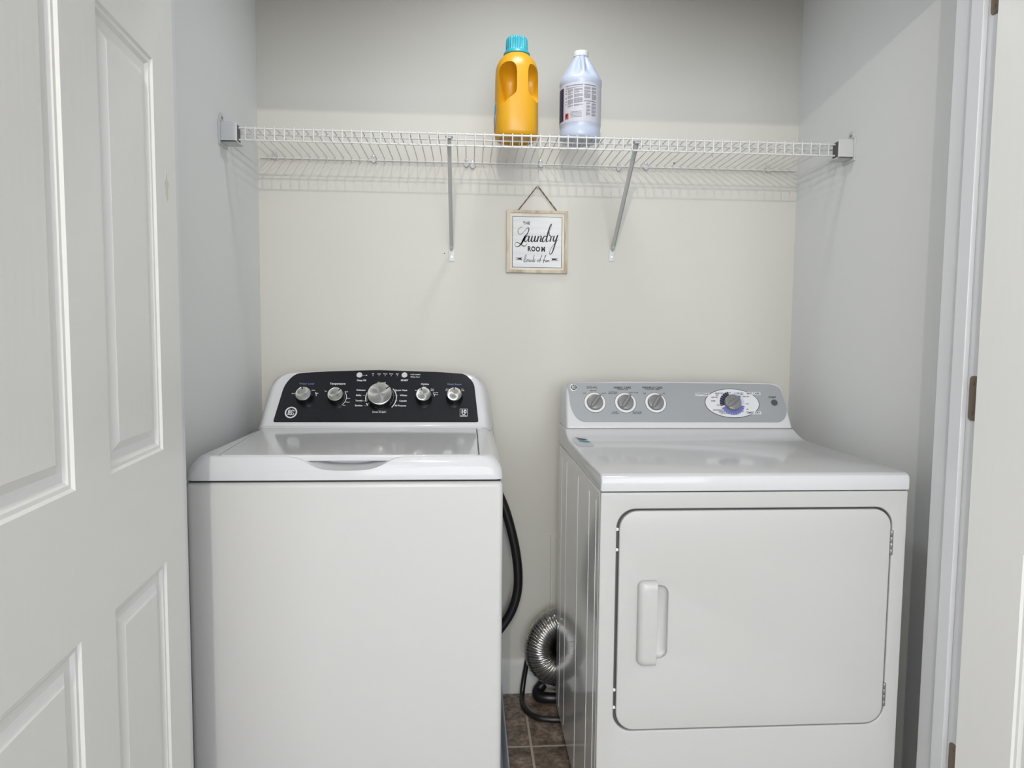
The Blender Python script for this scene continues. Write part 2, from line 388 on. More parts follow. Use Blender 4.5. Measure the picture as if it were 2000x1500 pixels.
# ------------------------------------------------------------------ six-panel doors
PROF = [(0, 0), (.0035, -.0035), (.0085, -.0040), (.0135, -.0085), (.026, -.0092), (.039, -.0028), (.041, -.0028)]
def door(name, hinge, wdir, nrm, hinge_z, hinge_pos, stile=.098):
    H = Vector((hinge[0], hinge[1], 0)); Wd = Vector((wdir[0], wdir[1], 0)).normalized(); N = Vector((nrm[0], nrm[1], 0)).normalized()
    W = .755; Z0, Z1 = .012, 2.03; T = .035
    bm = bmesh.new()
    xs = [(stile, .301), (.401, .650)]; zs = [(.235, .819), (1.011, 1.646), (1.765, 1.925)]
    def P(s, z, d): return H + Wd*s + N*d + Vector((0, 0, z))
    def q(pts): bm.faces.new([bm.verts.new(p) for p in pts])
    for side in (0, 1):
        def Q(s, z, d, side=side): return P(s, z, d) if side == 0 else P(s, z, -T-d)
        sx = [0, xs[0][0], xs[0][1], xs[1][0], xs[1][1], W]; sz = [Z0, zs[0][0], zs[0][1], zs[1][0], zs[1][1], zs[2][0], zs[2][1], Z1]
        for i in range(5):
            for j in range(7):
                if i in (1, 3) and j in (1, 3, 5):
                    a, b, c, d = sx[i], sx[i+1], sz[j], sz[j+1]
                    rings = [[Q(a+o, c+o, h), Q(b-o, c+o, h), Q(b-o, d-o, h), Q(a+o, d-o, h)] for o, h in PROF]
                    loft(bm, rings, True, False, True)
                else:
                    q([Q(sx[i], sz[j], 0), Q(sx[i+1], sz[j], 0), Q(sx[i+1], sz[j+1], 0), Q(sx[i], sz[j+1], 0)])
    for (s, e) in ((0, 0), (W, W)):
        q([P(s, Z0, 0), P(s, Z1, 0), P(s, Z1, -T), P(s, Z0, -T)])
    for z in (Z0, Z1):
        q([P(0, z, 0), P(W, z, 0), P(W, z, -T), P(0, z, -T)])
    bmesh.ops.remove_doubles(bm, verts=bm.verts, dist=1e-5)
    o = struct(name, bm, M['door'], smooth=25)
    for z in hinge_z:
        hb = bmesh.new(); x, y, s = hinge_pos
        m = Matrix(((0, 0, s, x), (1, 0, 0, y), (0, 1, 0, z), (0, 0, 0, 1)))
        merge(hb, plate_mesh([rrect(-.0005, .030, -.0445, .0445, .008)], .0022, m, .0004))
        for dz in (-.030, 0, .030):
            lathe(hb, [(.0038, 0), (.0034, .0008)], m @ Matrix.Translation((.020 if dz else .010, dz, .0022)), 14)
        lathe(hb, [(.0045, -.0445), (.0055, -.043), (.0055, .043), (.0045, .0445)], Matrix.Translation((x+s*.004, y-.006, z)), 14)
        put('hinge', hb, M['bronze'], o)
    return o
a5 = math.radians(5.0)
DL = door('door_1', (-.5179, -.957), (math.sin(a5), -math.cos(a5)), (math.cos(a5), math.sin(a5)), (.324, 1.066, 1.81), (JL, YF+.0, 1))
DR = door('door_2', (JR-.016, -.962), (.14, -1), (-1, -.14), (.330, 1.090, 1.872), (JR, YF+.0, -1), .116)
# small yellowish scuff on the left door
f5 = Plane((-.5179, -.957, 0), (-math.sin(a5), math.cos(a5), 0), (0, 0, 1))
sx_, sz_ = f5.px(325, 365)
sb = plate_mesh([[(sx_+.009*math.cos(t)*(1+.35*math.sin(5*t)), sz_+.020*math.sin(t)*(1+.3*math.sin(4*t+1))) for t in [2*PI*k/22 for k in range(22)]]], .0003, f5.mat(.00003))
put('scuff_mark', sb, mat('scuff', (.60, .585, .53), .6), DL)

# ================================================================== WASHER
WX0, WX1, WXc = -.607, .0785, -.264
wash = thing('washing_machine', 'white top-load washing machine with black control panel, left of the dryer', 'washing machine', (WXc, -.41, 0))
body = put('cabinet', B(((WX0, -.735, .018), (WX1, -.085, .8845))), M['white'], wash, bevel=.012, seg=4)
put('seam_gasket', B(((WX0+.006, -.729, .884), (WX1-.006, -.09, .8895))), M['seam'], wash)
for x in (WX0+.05, WX1-.05):
    for y in (-.69, -.13):
        bm = bmesh.new(); lathe(bm, [(.022, 0.004), (.022, .012), (.012, .014), (.012, .02)], Matrix.Translation((x, y, 0)), 20)
        put('foot', bm, M['rubber'], wash)
# top cover with the lid opening and the hand scoop
def planring(z, ins, r=.03, front=.45, n=8):
    return [(x, y, z) for x, y in rrect(WX0+ins, WX1-ins, -.7385+ins*front, -.085, r, n)]
bm = bmesh.new()
vs = loft(bm, [planring(z, i, r) for z, i, r in ((.8895, 0, .02), (.900, .0005, .022), (.912, .003, .026), (.922, .008, .03), (.930, .0135, .03), (.936, .0195, .03), (.9395, .025, .028), (.9405, .030, .026))], True, True, False)
hole = round_poly([(-.543, -.7205), (.0265, -.7205), (.0265, -.282), (-.579, -.282)], [.022, .016, .006, .006], 6)
hv = [bm.verts.new((x, y, .9405)) for x, y in hole]
he = [bm.edges.new((hv[i], hv[(i+1) % len(hv)])) for i in range(len(hv))]
oe = []
top = vs[-1]
for i in range(len(top)): oe.append(bm.edges.get((top[i], top[(i+1) % len(top)])))
bmesh.ops.triangle_fill(bm, use_beauty=True, edges=oe+he)
lv = [bm.verts.new((v.co.x, v.co.y, .926)) for v in hv]
for i in range(len(hv)):
    j = (i+1) % len(hv); bm.faces.new((hv[i], hv[j], lv[j], lv[i]))
bm.faces.new(lv)
cover = put('top_cover', bm, M['gloss'], wash)
# scoop
cut = bmesh.new()
prof = catmull([(-.390, .9385, 0), (-.368, .934, 0), (-.340, .9215, 0), (-.312, .9125, 0), (-.264, .9100, 0), (-.216, .9125, 0), (-.188, .9215, 0), (-.160, .934, 0), (-.138, .9385, 0)], 4)
r0_ = []; 
def cutring(y, lift, narrow):
    k = [(WXc+(p.x-WXc)*narrow, y, min(p.y+lift, .938)) for p in prof]
    return k + [(WXc+.126*narrow, y, .965), (WXc-.126*narrow, y, .965)]
loft(cut, [cutring(-.76, 0, 1.0), cutring(-.735, .0, 1.0), cutring(-.722, .0015, .985), cutring(-.712, .006, .95), cutring(-.690, .009, .90)])
boolean(cover, cut)
# lid
lid_out = round_poly([(-.5405, -.724), (.0235, -.724), (.0235, -.2845), (-.5765, -.2845)], [.021, .015, .005, .005], 6)
lid = put('lid', plate_mesh([lid_out], .0135, Matrix.Translation((0, 0, .9285)), .0022, 3), M['gloss'], wash)
put('lid_window_line', B(((-.5765, -.2835, .9285), (.0235, -.279, .9445))), M['gloss'], lid, bevel=.002)

# console
WF = Plane((WXc, -.282, .945), (1, 0, 0), (0, .527, .850))
def outline(wb_, wt, v0, v1, r, n=10, arch=.012):
    pts = [(-wb_, v0), (-wb_ + (wb_-wt)*.35, v0+(v1-v0)*.42)]
    tl = Vector((-wt, v1-arch)); pre = Vector(pts[-1]); nxt = Vector((-wt*.55, v1-arch*.28))
    c = []
    pa = tl + (pre-tl).normalized()*r; pb = tl + (nxt-tl).normalized()*r
    for k in range(n+1):
        t = k/n; q = pa*(1-t)**2 + tl*2*t*(1-t) + pb*t*t; c.append((q.x, q.y))
    c.append((nxt.x, nxt.y)); c.append((-wt*.25, v1-arch*.05))
    left = pts + c
    return left + [(0, v1)] + [(-x, y) for x, y in left[::-1]]
bm = bmesh.new()
def face_ring(o, d): return [WF.at(x, y, -d) for x, y in o]
def back_ring(o, y, z0, k): return [Vector((WXc+x, y, z0+v*k)) for x, v in o]
rings = [face_ring(outline(.303, .286, .006, .1815, .045), -.001),
         face_ring(outline(.311, .293, .002, .1835, .048), .0005),
         face_ring(outline(.319, .300, -.002, .1845, .052), .006),
         face_ring(outline(.329, .308, -.004, .184, .054), .018),
         back_ring(outline(.338, .314, -.004, .1835, .056), -.165, .9325, .905),
         back_ring(outline(.343, .316, -.006, .180, .056), -.125, .9305, .89),
         back_ring(outline(.343, .316, -.008, .176, .056), -.088, .929, .88)]
loft(bm, rings)
cons = put('console', bm, M['gloss'], wash, smooth=50)
# sloping fillet between console and cover
put('console_base', B(((WX0+.036, -.280, .935), (WX1-.036, -.10, .9465))), M['gloss'], cons, bevel=.004)
def wpx(l, h=0): return [WF.px(u, w, h) for u, w in l]
pan = wpx([(533.5, 825), (556, 752), (577, 730), (640, 726), (738, 723.6), (850, 727), (909, 731), (926, 749), (934.5, 825)])
pan = round_poly(pan, [.006, .02, .02, 0, 0, 0, .016, .016, .006], 5)
panel = put('control_panel', plate_mesh([pan], .0016, WF.mat(.0008)), M['black'], wash, label='black control panel')
PH = .0026
def wtext(bmx, s, u, w, size, bold=.0002, align='CENTER', sx=1.0):
    x, y = WF.px(u, w, PH); merge(bmx, text_bm(s, size, WF.mat(PH) @ Matrix.Translation((x, y, 0)), bold, align, .0001, sx))
def wdisc(bmx, u, w, rx, ry=None, h=PH):
    x, y = WF.px(u, w, PH); merge(bmx, plate_mesh([ellipse(x, y, rx, ry or rx, 20)], .0002, WF.mat(h)))
def warc(bmx, cu, cw, r, a0, a1, wd):
    x, y = WF.px(cu, cw, PH)
    pts = [(x+r*math.cos(math.radians(a0+(a1-a0)*k/20)), y+r*math.sin(math.radians(a0+(a1-a0)*k/20))) for k in range(21)]
    ribbon(bmx, pts, wd, lambda a, b, t: WF.at(a, b, PH+.0001*t))
def wline(bmx, u0_, w0_, u1_, w1_, wd):
    a = WF.px(u0_, w0_, PH); b = WF.px(u1_, w1_, PH)
    ribbon(bmx, [a, b], wd, lambda x, y, t: WF.at(x, y, PH+.0001*t))
lt = bmesh.new()
wtext(lt, 'Temperature', 659.5, 749.5, .0084, .00025); wtext(lt, 'Option', 830, 750.3, .0080, .0002)
wtext(lt, 'Deep Fill', 706, 743, .0074, .0002); wtext(lt, 'START', 790, 743, .0072, .0003)
wtext(lt, 'Normal', 745.5, 747.6, .0075, .0002)
for s, w, u in (('Delicates', 762, 705.0), ('Bulky', 772, 700.5), ('Towels', 782.5, 701), ('Sanitize', 792, 700.5)):
    wtext(lt, s, u, w, .0070, .00018)
for s, w, u in (('Quick Wash', 762.5, 783.5), ('Whites', 772.3, 788), ('Casuals', 783, 787), ('All Purpose', 792.3, 782)):
    wtext(lt, s, u, w, .0070, .00018)
wtext(lt, 'Off', 741, 800, .0085, .0002); wtext(lt, 'Drain & Spin', 740.5, 804.7, .0075, .0001)
for u, w, s in ((583-10, 768.5, 'Small'), (612, 762, 'Large'), (619, 768, 'Max'), (636, 764, 'Tap'), (676.5, 765, 'Cool'), (680, 778, 'Warm'), (679, 785.5, 'Warm'), (672, 791.5, 'Hot'),
                (813.5, 762.5, 'Soak'), (829.5, 756, 'Extra'), (844.5, 760, 'Extra'), (844.5, 763, 'Rinse'), (852, 767, 'Power'), (852, 770.5, 'Boost'),
                (873.5, 760, 'Stain'), (873, 763, 'Auto'), (903, 760, 'Pre'), (904, 763, 'Soak')):
    wtext(lt, s, u, w, .0044, .0001)
for k, s in enumerate(('Fill', 'Soak', 'Wash', 'Rinse', 'Spin')):
    u = 728.5 + 11.9*k; wtext(lt, s, u, 730.3, .0052, .0001); wdisc(lt, u, 733.8, .0012)
wtext(lt, 'Lid Locked', 812.5, 731.5, .0055, .0001); wtext(lt, 'Delay Start', 811.5, 736.3, .0055, .0001)
wdisc(lt, 802.8, 731.5, .0013); wdisc(lt, 802.8, 736, .0013); wdisc(lt, 716, 733, .0016); wline(lt, 708.5, 733.3, 714, 733.3, .0007)
K0 = (745, 777.5)
warc(lt, K0[0]-.5, K0[1]-.5, .0445, 138, 196, .0024); warc(lt, K0[0]-.5, K0[1]-.5, .0445, 203, 214, .003)
warc(lt, K0[0]-1, K0[1]-.5, .0445, 42, -43, .0024)
warc(lt, 656.5, 776.5, .0295, 35, -50, .0016); warc(lt, 598, 775, .0285, 32, 5, .0016); warc(lt, 830, 775.5, .0275, 32, 5, .0016)
for (a, b, c, d) in ((709, 772.3, 713, 772.3), (709, 783, 713.5, 783), (710.5, 792.4, 715, 792.4), (772, 772.3, 777, 772.3), (771, 782.8, 776, 782.8)):
    wline(lt, a, b, c, d, .0006)
# round emblem with a script monogram, and the square badge reading 10
x, y = WF.px(568.3, 805.6, PH)
merge(lt, plate_mesh([ellipse(x, y, .0172, .0178, 40), ellipse(x, y, .0132, .0138, 40)], .0003, WF.mat(PH)))
def script(bmx, cx, cyy, s, f, wd):
    for st in ([(-.1, .55), (-.45, .6), (-.62, .2), (-.5, -.1), (-.2, .1), (-.25, .35), (-.5, .2), (-.3, -.45), (0, -.55), (.05, -.2), (-.15, -.05)],
               [(.5, .5), (.25, .62), (.08, .35), (.2, .08), (.42, .1), (.2, -.02), (.1, -.35), (.35, -.6), (.62, -.4), (.6, -.1)],
               [(-.72, -.25), (-.6, -.5), (-.45, -.35)], [(.72, .25), (.6, .5), (.45, .35)]):
        p = catmull([(cx+a*s, cyy+b*s, 0) for a, b in st], 6)
        ribbon(bmx, p, wd, f)
script(lt, x, y, .0125, lambda a, b, t: WF.at(a, b, PH+.0002*t), .0021)
(xa, ya), (xb, yb) = WF.px(898, 813.3, PH), WF.px(913, 798.5, PH)
merge(lt, plate_mesh([rrect(xa, xb, ya, yb, .0006), rrect(xa+.0009, xb-.0009, ya+.0016, yb-.0009, .0003)], .0002, WF.mat(PH)))
wtext(lt, '10', 905.5, 804.3, .0165, .0007, sx=1.0); wtext(lt, 'YEAR', 905.5, 809.8, .0040, .0002); wtext(lt, 'WARRANTY', 905.5, 799.9+12.3, .0028, .0001)
put('lettering', lt, M['print'], panel, smooth=0, label='small white printed lettering')
for s_, u_, w_ in (('Water Level', 599, 749.5), ('Wash Boost', 887.5, 750.6)):
    bt = bmesh.new(); wtext(bt, s_, u_, w_, .0084, .00015)
    put('lettering', bt, M['bluePrint'], panel, smooth=0, label='blue printed knob name')
for u in (702, 790):
    x, y = WF.px(u, 732.5, PH); bm = bmesh.new()
    lathe(bm, [(.0085, 0), (.0085, .0012), (.0078, .0018)], WF.mat(.0022) @ Matrix.Translation((x, y, 0)), 28)
    put('button', bm, M['lightgrey'], panel)
def wknob(u, w, r, h, ang):
    x, y = WF.px(u, w, .0024+h); m = WF.mat(.0024) @ Matrix.Translation((x, y, 0))
    bm = bmesh.new(); lathe(bm, [(r*1.12, 0), (r*1.13, .002), (r*1.06, h*.55), (r*1.0, h), (r*.96, h+.0008)], m, 44)
    kb = put('knob', bm, M['blackplastic'], wash, label='round control knob with spun silver face')
    # the cap keeps its own frame, so that the spun finish turns around its centre
    me = bpy.data.meshes.new('knob_face'); cb = bmesh.new()
    lathe(cb, [(r*.93, 0), (r*.955, .0006), (r*.955, .0012), (r*.92, .0018), (r*.90, .0016), (r*.45, .0017), (0.0004, .0017)], None, 48)
    bmesh.ops.recalc_face_normals(cb, faces=cb.faces); cb.to_mesh(me); cb.free(); me.materials.append(M['cap']); me.shade_smooth(); me.set_sharp_from_angle(angle=.5)
    co = bpy.data.objects.new('knob_face', me); col.objects.link(co); co.parent = kb
    co.matrix_basis = Matrix.Translation(-root_loc(wash)) @ m @ Matrix.Translation((0, 0, h+.0006))
    pb = bmesh.new(); a = math.radians(ang)
    merge(pb, plate_mesh([rrect(-.0016, .0016, r*.62, r*.97, .0008)], .0006, m @ Matrix.Rotation(a-PI/2, 4, 'Z') @ Matrix.Translation((0, 0, h+.0020))))
    put('pointer', pb, M['blackplastic'], kb)
wknob(592, 769, .0222, .024, 103); wknob(654.7, 770, .0222, .024, 52); wknob(741.5, 768.8, .0360, .027, 40)
wknob(827, 770, .0220, .024, 112); wknob(887.3, 770, .0220, .024, 92)

# drip pan under the washer
bm = bmesh.new()
def pring(z, g, r=.03): return [(x, y, z) for x, y in rrect(WX0-.030-g, WX1+.028+g, -.80-g, -.030+g, r, 5)]
loft(bm, [pring(.0005, 0), pring(.048, .006), pring(.051, .009), pring(.050, .006), pring(.045, .003), pring(.0035, -.004)])
o = put('drip_pan', bm, M['pan'], None); o['label'] = 'shallow grey-blue plastic drip pan on the floor beneath the washing machine'; o['category'] = 'drip pan'

# ================================================================== DRYER
DX0, DX1, DXc = .285, .971, .628
dry = thing('clothes_dryer', 'white front-load clothes dryer with silver control panel, at the right', 'clothes dryer', (DXc, -.45, 0))
# cabinet shell: sides, back and bottom; then the front sheet with the door well
sh = bmesh.new()
box(sh, (DX0, -.785, .03), (DX1, -.131, .872))
cab = put('cabinet', sh, M['sidegloss'], dry, bevel=.004, seg=2)
for yy in (-.745, -.66, -.50, -.30, -.20):
    put('side_rib', B(((DX0-.0010, yy-.005, .06), (DX0+.001, yy+.005, .845))), M['sidegloss'], cab, bevel=.0009)
DFm = Matrix(((1, 0, 0, 0), (0, 0, -1, -.785), (0, 1, 0, 0), (0, 0, 0, 1)))     # local x, z -> world, facing the hall
dout = rrect(.3205, .9385, .3385, .8365, .042, 10)
front = plate_mesh([rrect(DX0, DX1, .03, .8725, .004, 3), dout], .015, DFm, .003, 3)
put('front_panel', front, M['dryerfront'], dry)
put('door_well', plate_mesh([rrect(.315, .943, .333, .842, .042, 8)], .0015, DFm @ Matrix.Translation((0, 0, .0002))), M['wellgrey'], dry, smooth=0)
# door sheet with the recess beside the grip
din = rrect(.3272, .9352, .3415, .8320, .040, 10)
rec = rrect(.385, .4372, .5025, .6665, (.008, .018, .018, .008), 6)
dd = put('door', plate_mesh([din, rec], .0125, DFm @ Matrix.Translation((0, 0, .0030)), .0030, 3), M['dryerfront'], dry)
bm = bmesh.new()
def rr(ins, d, r): return [DFm @ Vector((x, y, .0155+d)) for x, y in rrect(.3852-.003+ins, .4372+.003-ins, .5025-.003+ins, .6665+.003-ins, r, 6)]
loft(bm, [rr(0, -.0026, .018), rr(.003, -.0040, .016), rr(.005, -.009, .014), rr(.010, -.0122, .012)], True, False, True)
put('handle_recess', bm, M['dryerfront'], dd)
# grip: half-round bar with rounded left corners
bm = bmesh.new(); gx0, gx1, gz0, gz1 = .3690, .4105, .4915, .6805
rs = []
for ins, d, rl in ((0, 0, .014), (0, .006, .014), (.0015, .011, .014), (.005, .0150, .014), (.010, .0170, .012), (.016, .0178, .008)):
    rs.append([DFm @ Vector((x, y, .0152+d)) for x, y in rrect(gx0+ins, gx1-ins*.12, gz0+ins, gz1-ins, (rl, .002, .002, rl), 6)])
loft(bm, rs)
put('handle', bm, M['dryerfront'], dd)
# hinges in the right gap and plugs in the left one
for za, zb in ((.729, .785), (.3815, .4355)):
    hb = bmesh.new(); n_ = 4; st = (zb-za)/n_
    for k in range(n_):
        lathe(hb, [(.0035, 0), (.0040, .0008), (.0040, st-.0016), (.0035, st-.0008)], Matrix.Translation((.9372, -.7995, za+k*st)), 12)
    box(hb, (.9355, -.7985, za), (.9385, -.786, zb))
    put('hinge', hb, M['hingeM'], dry, label='small grey metal door hinge')
for z in (.79, .745, .43, .39):
    bm = bmesh.new(); lathe(bm, [(.004, 0), (.0035, .0025), (.0015, .004)], DFm @ Matrix.Translation((.3235, z, .006)), 12)
    put('hole_plug', bm, M['plastic'], dry)
# top with the raised back curve
prof = [(-.8035, .876), (-.8045, .880), (-.8045, .900), (-.802, .9075), (-.796, .9115), (-.786, .9125), (-.60, .9125), (-.40, .9125), (-.365, .9127)]
for k in range(1, 9):
    t = k/8; prof.append((-.365+.098*t, .9127+.0225*(t**2.2)))
prof += [(-.262, .9358), (-.132, .9358), (-.132, .876)]
bm = bmesh.new()
secs = []
for x, ins in ((DX0-.001, .004), (DX0-.0002+.001, .0012), (DX0+.004, 0), (DX1-.004, 0), (DX1-.001, .0012), (DX1+.001, .004)):
    secs.append([(x, y+(ins if y < -.79 else 0), z-(ins if z > .89 else 0)) for y, z in prof])
loft(bm, secs)
tp = put('top_panel', bm, M['gloss'], dry, smooth=30)
put('seam_gasket', B(((DX0+.003, -.796, .8705), (DX1-.003, -.14, .877))), M['seam'], dry)
# console
DP = Plane((DXc, -.2655, .9385), (1, 0, 0), (0, .47, .883))
def dring(w, v0, v1, r, d): return [DP.at(x, y, -d) for x, y in round_poly([(-w-.0, v0), (w, v0), (w-.007, v1-.004), (w*.5, v1), (-w*.5, v1), (-w+.007, v1-.004)], [.004, .004, r, 0, 0, r], 8)]
def dback(w, z1, r, y, zb=.9365): return [Vector((DXc+x, y, z)) for x, z in round_poly([(-w, zb), (w, zb), (w-.003, z1-.004), (w*.5, z1), (-w*.5, z1), (-w+.003, z1-.004)], [.004, .004, r, 0, 0, r], 8)]
bm = bmesh.new()
loft(bm, [dring(.333, .005, .1470, .026, -.0012), dring(.337, .001, .1495, .030, .0005), dring(.3405, -.0005, .1515, .032, .006), dring(.3425, .0, .152, .034, .016),
          dback(.343, 1.070, .036, -.165), dback(.343, 1.065, .036, -.135)])
dc = put('console', bm, M['gloss'], dry, smooth=50)
put('console_gap', B(((DX0+.004, -.2615, .9345), (DX1-.004, -.14, .9395))), M['seam'], dc)
def dpx(l, h=0): return [DP.px(u, w, h) for u, w in l]
sp_ = round_poly(dpx([(1107.5, 748.5), (1115, 800), (1131, 824.5), (1527, 825.2), (1538, 806), (1523, 758), (1507, 751.3), (1310, 748.2)]), [.002, .02, .022, .016, .02, .02, .01, .0], 6)
DPH = .0032
spn = put('control_panel', plate_mesh([sp_], .0020, DP.mat(.0010)), M['silver'], dry, label='silver control panel')
def dtext(bmx, s, u, w, size, bold=.0001, sx=1.0, h=DPH):
    key = 0 if u < 1184 else 1 if u < 1252 else 2 if u < 1330 else 4 if u > 1500 else 3
    if u < 1330 and w > 800: key = 5 if u < 1220 else 6
    bmx = DKS.setdefault(key, None) or DKS.__setitem__(key, bmesh.new()) or DKS[key]
    x, y = DP.px(u, w, h); merge(bmx, text_bm(s, size, DP.mat(h) @ Matrix.Translation((x, y, 0)), bold, 'CENTER', .0001, sx))
# oval cycle field with its three flags
ox, oy = DP.px(1430, 787.5, DPH); e1 = DP.px(1377, 782, DPH); e2 = DP.px(1482, 788, DPH)
orx = (e2[0]-e1[0])/2; ory = (DP.px(1430, 760.5, DPH)[1]-DP.px(1430, 815.5, DPH)[1])/2
cxo = (e1[0]+e2[0])/2
put('cycle_field', plate_mesh([ellipse(cxo, oy, orx+.0018, ory+.0018, 60)], .0003, DP.mat(DPH-.0002)), M['darkprint'], spn, smooth=0, label='dark outline of the oval')
fo = bmesh.new(); merge(fo, plate_mesh([ellipse(cxo, oy, orx, ory, 60)], .0003, DP.mat(DPH+.0001)))
flags = ((1358, 768, 1385, 773.5), (1457, 766, 1484.5, 771.5), (1457, 803.5, 1486, 809.3))
for a, b, c, d in flags:
    p, q = DP.px(a, d, DPH), DP.px(c, b, DPH); merge(fo, plate_mesh([rrect(p[0], q[0], p[1], q[1], .0015)], .0003, DP.mat(DPH+.0005)))
put('cycle_field', fo, M['print'], spn, smooth=0, label='white oval cycle field')
H2 = DPH+.0009
DKS = {}
dtext(None, 'COTTONS', 1371, 770.5, .0085, .0002, 1, H2); dtext(None, 'EASY CARE', 1471, 768.6, .0080, .0002, 1, H2); dtext(None, 'TIMED DRY', 1471.5, 806.2, .0085, .0002, 1, H2)
for s, u, w in (('MORE DRY', 1405, 768.2), ('DRY', 1401, 771.8), ('LESS DRY', 1396, 776), ('DAMP', 1393, 783.2), ('OFF', 1402.5, 791.5), ('OFF', 1424.5, 767.2), ('MORE DRY', 1444, 768), ('DRY', 1449, 771), ('LESS DRY', 1457, 774.6), ('OFF', 1459.5, 789),
                ('DEWRINKLE', 1402, 801), ('REFRESH', 1410, 804.4), ('OPTIONAL', 1416, 807.4), ('80', 1460, 799.5), ('70', 1451, 803.3), ('60', 1445, 806), ('50', 1438.5, 807.3), ('40', 1432, 807.5), ('20', 1425, 807.5)):
    dtext(None, s, u, w, .0052, .0001, 1, H2)
dtext(None, 'SIGNAL', 1156.5, 756.8, .0100, .0001); dtext(None, 'FABRIC CARE', 1215.5, 757.2, .0088, .0003); dtext(None, 'WRINKLE CARE', 1274, 757.2, .0088, .0003)
dtext(None, 'TEMPERATURE', 1216, 760.6, .0050); dtext(None, 'EXTENDED TUMBLE', 1275, 760.6, .0050)
for s, u, w in (('MEDIUM', 1158.5, 763.3), ('OFF', 1141.5, 768.3), ('LOUD', 1179, 768.4), ('COTTONS', 1197, 766), ('HIGH HEAT', 1197, 768.6), ('EASY CARE', 1238, 767.2), ('FLUFF', 1201.5, 804.8), ('NO HEAT', 1202, 807.5), ('DELICATES', 1244.5, 805), ('LOW HEAT', 1244.5, 807.8), ('OFF', 1258.5, 768.6), ('ON', 1296.5, 768.6)):
    dtext(None, s, u, w, .0054, .0001)
dtext(None, 'START', 1508.5, 776.2, .0080, .0003)
for dk in DKS.values(): put('lettering', dk, M['darkprint'], spn, smooth=0, label='small dark printed lettering')
# knobs
def dknob(u, w, ang, ring=.0315, r=.0232, h=.011, big=False):
    x, y = DP.px(u, w, .004); m = DP.mat(.0028) @ Matrix.Translation((x, y, 0))
    if ring:
        put('knob_ring', plate_mesh([ellipse(0, 0, ring, ring, 44), ellipse(0, 0, ring*.78, ring*.78, 44)], .0014, m, .0004), M['plastic'], spn, label='white ring around a knob')
        put('knob_ring', plate_mesh([ellipse(0, 0, ring+.0012, ring+.0012, 44), ellipse(0, 0, ring, ring, 44)], .0006, m), M['greybutton'], spn, label='thin dark outline around a knob ring')
    bm = bmesh.new(); lathe(bm, [(r*1.04, 0), (r*1.03, h*.6), (r*.98, h*.92), (r*.9, h), (r*.3, h)], m, 44)
    kb = put('knob', bm, M['greyknob'], dry, label='grey knob with a raised finger bar')
    g = bmesh.new(); mm = m @ Matrix.Rotation(math.radians(ang)-PI/2, 4, 'Z') @ Matrix.Translation((0, 0, h-.001))
    L, wd, hh = r*1.06, r*.26, .0085
    rs = []
    for yy, k, z in ((-L*.98, .35, .2), (-L*.85, .85, .75), (-L*.4, 1.15, 1), (L*.5, .95, 1), (L*.92, .7, .9), (L*1.12, .35, .4)):
        rs.append([mm @ Vector((wd*k*math.cos(t)*1.0, yy, max(0, hh*z*math.sin(t)))) for t in [PI*q/8 for q in range(9)]])
    loft(g, rs)
    put('grip', g, M['greyknob'], kb)
    return m
dknob(1162, 786, 52); dknob(1221.7, 786.5, 55); dknob(1280.7, 786.5, 55)
mk = dknob(1430, 787.5, 38, ring=0, r=.0245, h=.014)
def sector(a0, a1, ri, ro, n=14):
    A = [math.radians(a0+(a1-a0)*k/n) for k in range(n+1)]
    return [(ro*math.cos(a), ro*math.sin(a)) for a in A] + [(ri*math.cos(a), ri*math.sin(a)) for a in A[::-1]]
ms = mk @ Matrix.Translation((0, 0, .0012))
for (a0, a1, mt) in ((102, 194, 'navy'), (205, 345, 'indigo'), (-5, 72, 'paleblue')):
    put('cycle_ring', plate_mesh([sector(a0, a1, .0252, .0378)], .0008, ms), M[mt], spn, smooth=0, label={'navy': 'dark navy arc', 'indigo': 'blue arc', 'paleblue': 'pale blue arc'}[mt])
tk = bmesh.new()
for a in range(110, 190, 13): merge(tk, plate_mesh([[(.027*math.cos(math.radians(a)), .027*math.sin(math.radians(a))), (.0372*math.cos(math.radians(a-.6)), .0372*math.sin(math.radians(a-.6))), (.0372*math.cos(math.radians(a+.6)), .0372*math.sin(math.radians(a+.6)))]], .0002, ms @ Matrix.Translation((0, 0, .0009))))
for a in range(215, 340, 12): merge(tk, plate_mesh([[(.031*math.cos(math.radians(a)), .031*math.sin(math.radians(a))), (.0374*math.cos(math.radians(a-.8)), .0374*math.sin(math.radians(a-.8))), (.0374*math.cos(math.radians(a+.8)), .0374*math.sin(math.radians(a+.8)))]], .0002, ms @ Matrix.Translation((0, 0, .0009))))
put('tick_marks', tk, M['print'], spn, smooth=0)
x, y = DP.px(1512.5, 786.3, .004); bm = bmesh.new()
lathe(bm, [(.0098, 0), (.0098, .0022), (.0088, .0032), (.006, .0026)], DP.mat(.0028) @ Matrix.Translation((x, y, 0)), 30)
put('start_button', bm, M['greybutton'], spn, label='dark grey round start button')
# emblem
x, y = DP.px(1120.5, 756.5, .004); bm = bmesh.new(); me_ = DP.mat(.0028) @ Matrix.Translation((x, y, 0))
lathe(bm, [(.0115, 0), (.0112, .0012), (.0100, .0016)], me_, 32)
eb = put('emblem', bm, M['screw'], spn, label='small round silver emblem with a script monogram')
put('emblem_face', plate_mesh([ellipse(0, 0, .0088, .0088, 30)], .0003, me_ @ Matrix.Translation((0, 0, .0016))), M['ink'], eb, smooth=0)
bm = bmesh.new(); script(bm, 0, 0, .0085, lambda a, b, t: me_ @ Vector((a, b, .0020+.0002*t)), .0017)
put('monogram', bm, M['screw'], eb, smooth=0)
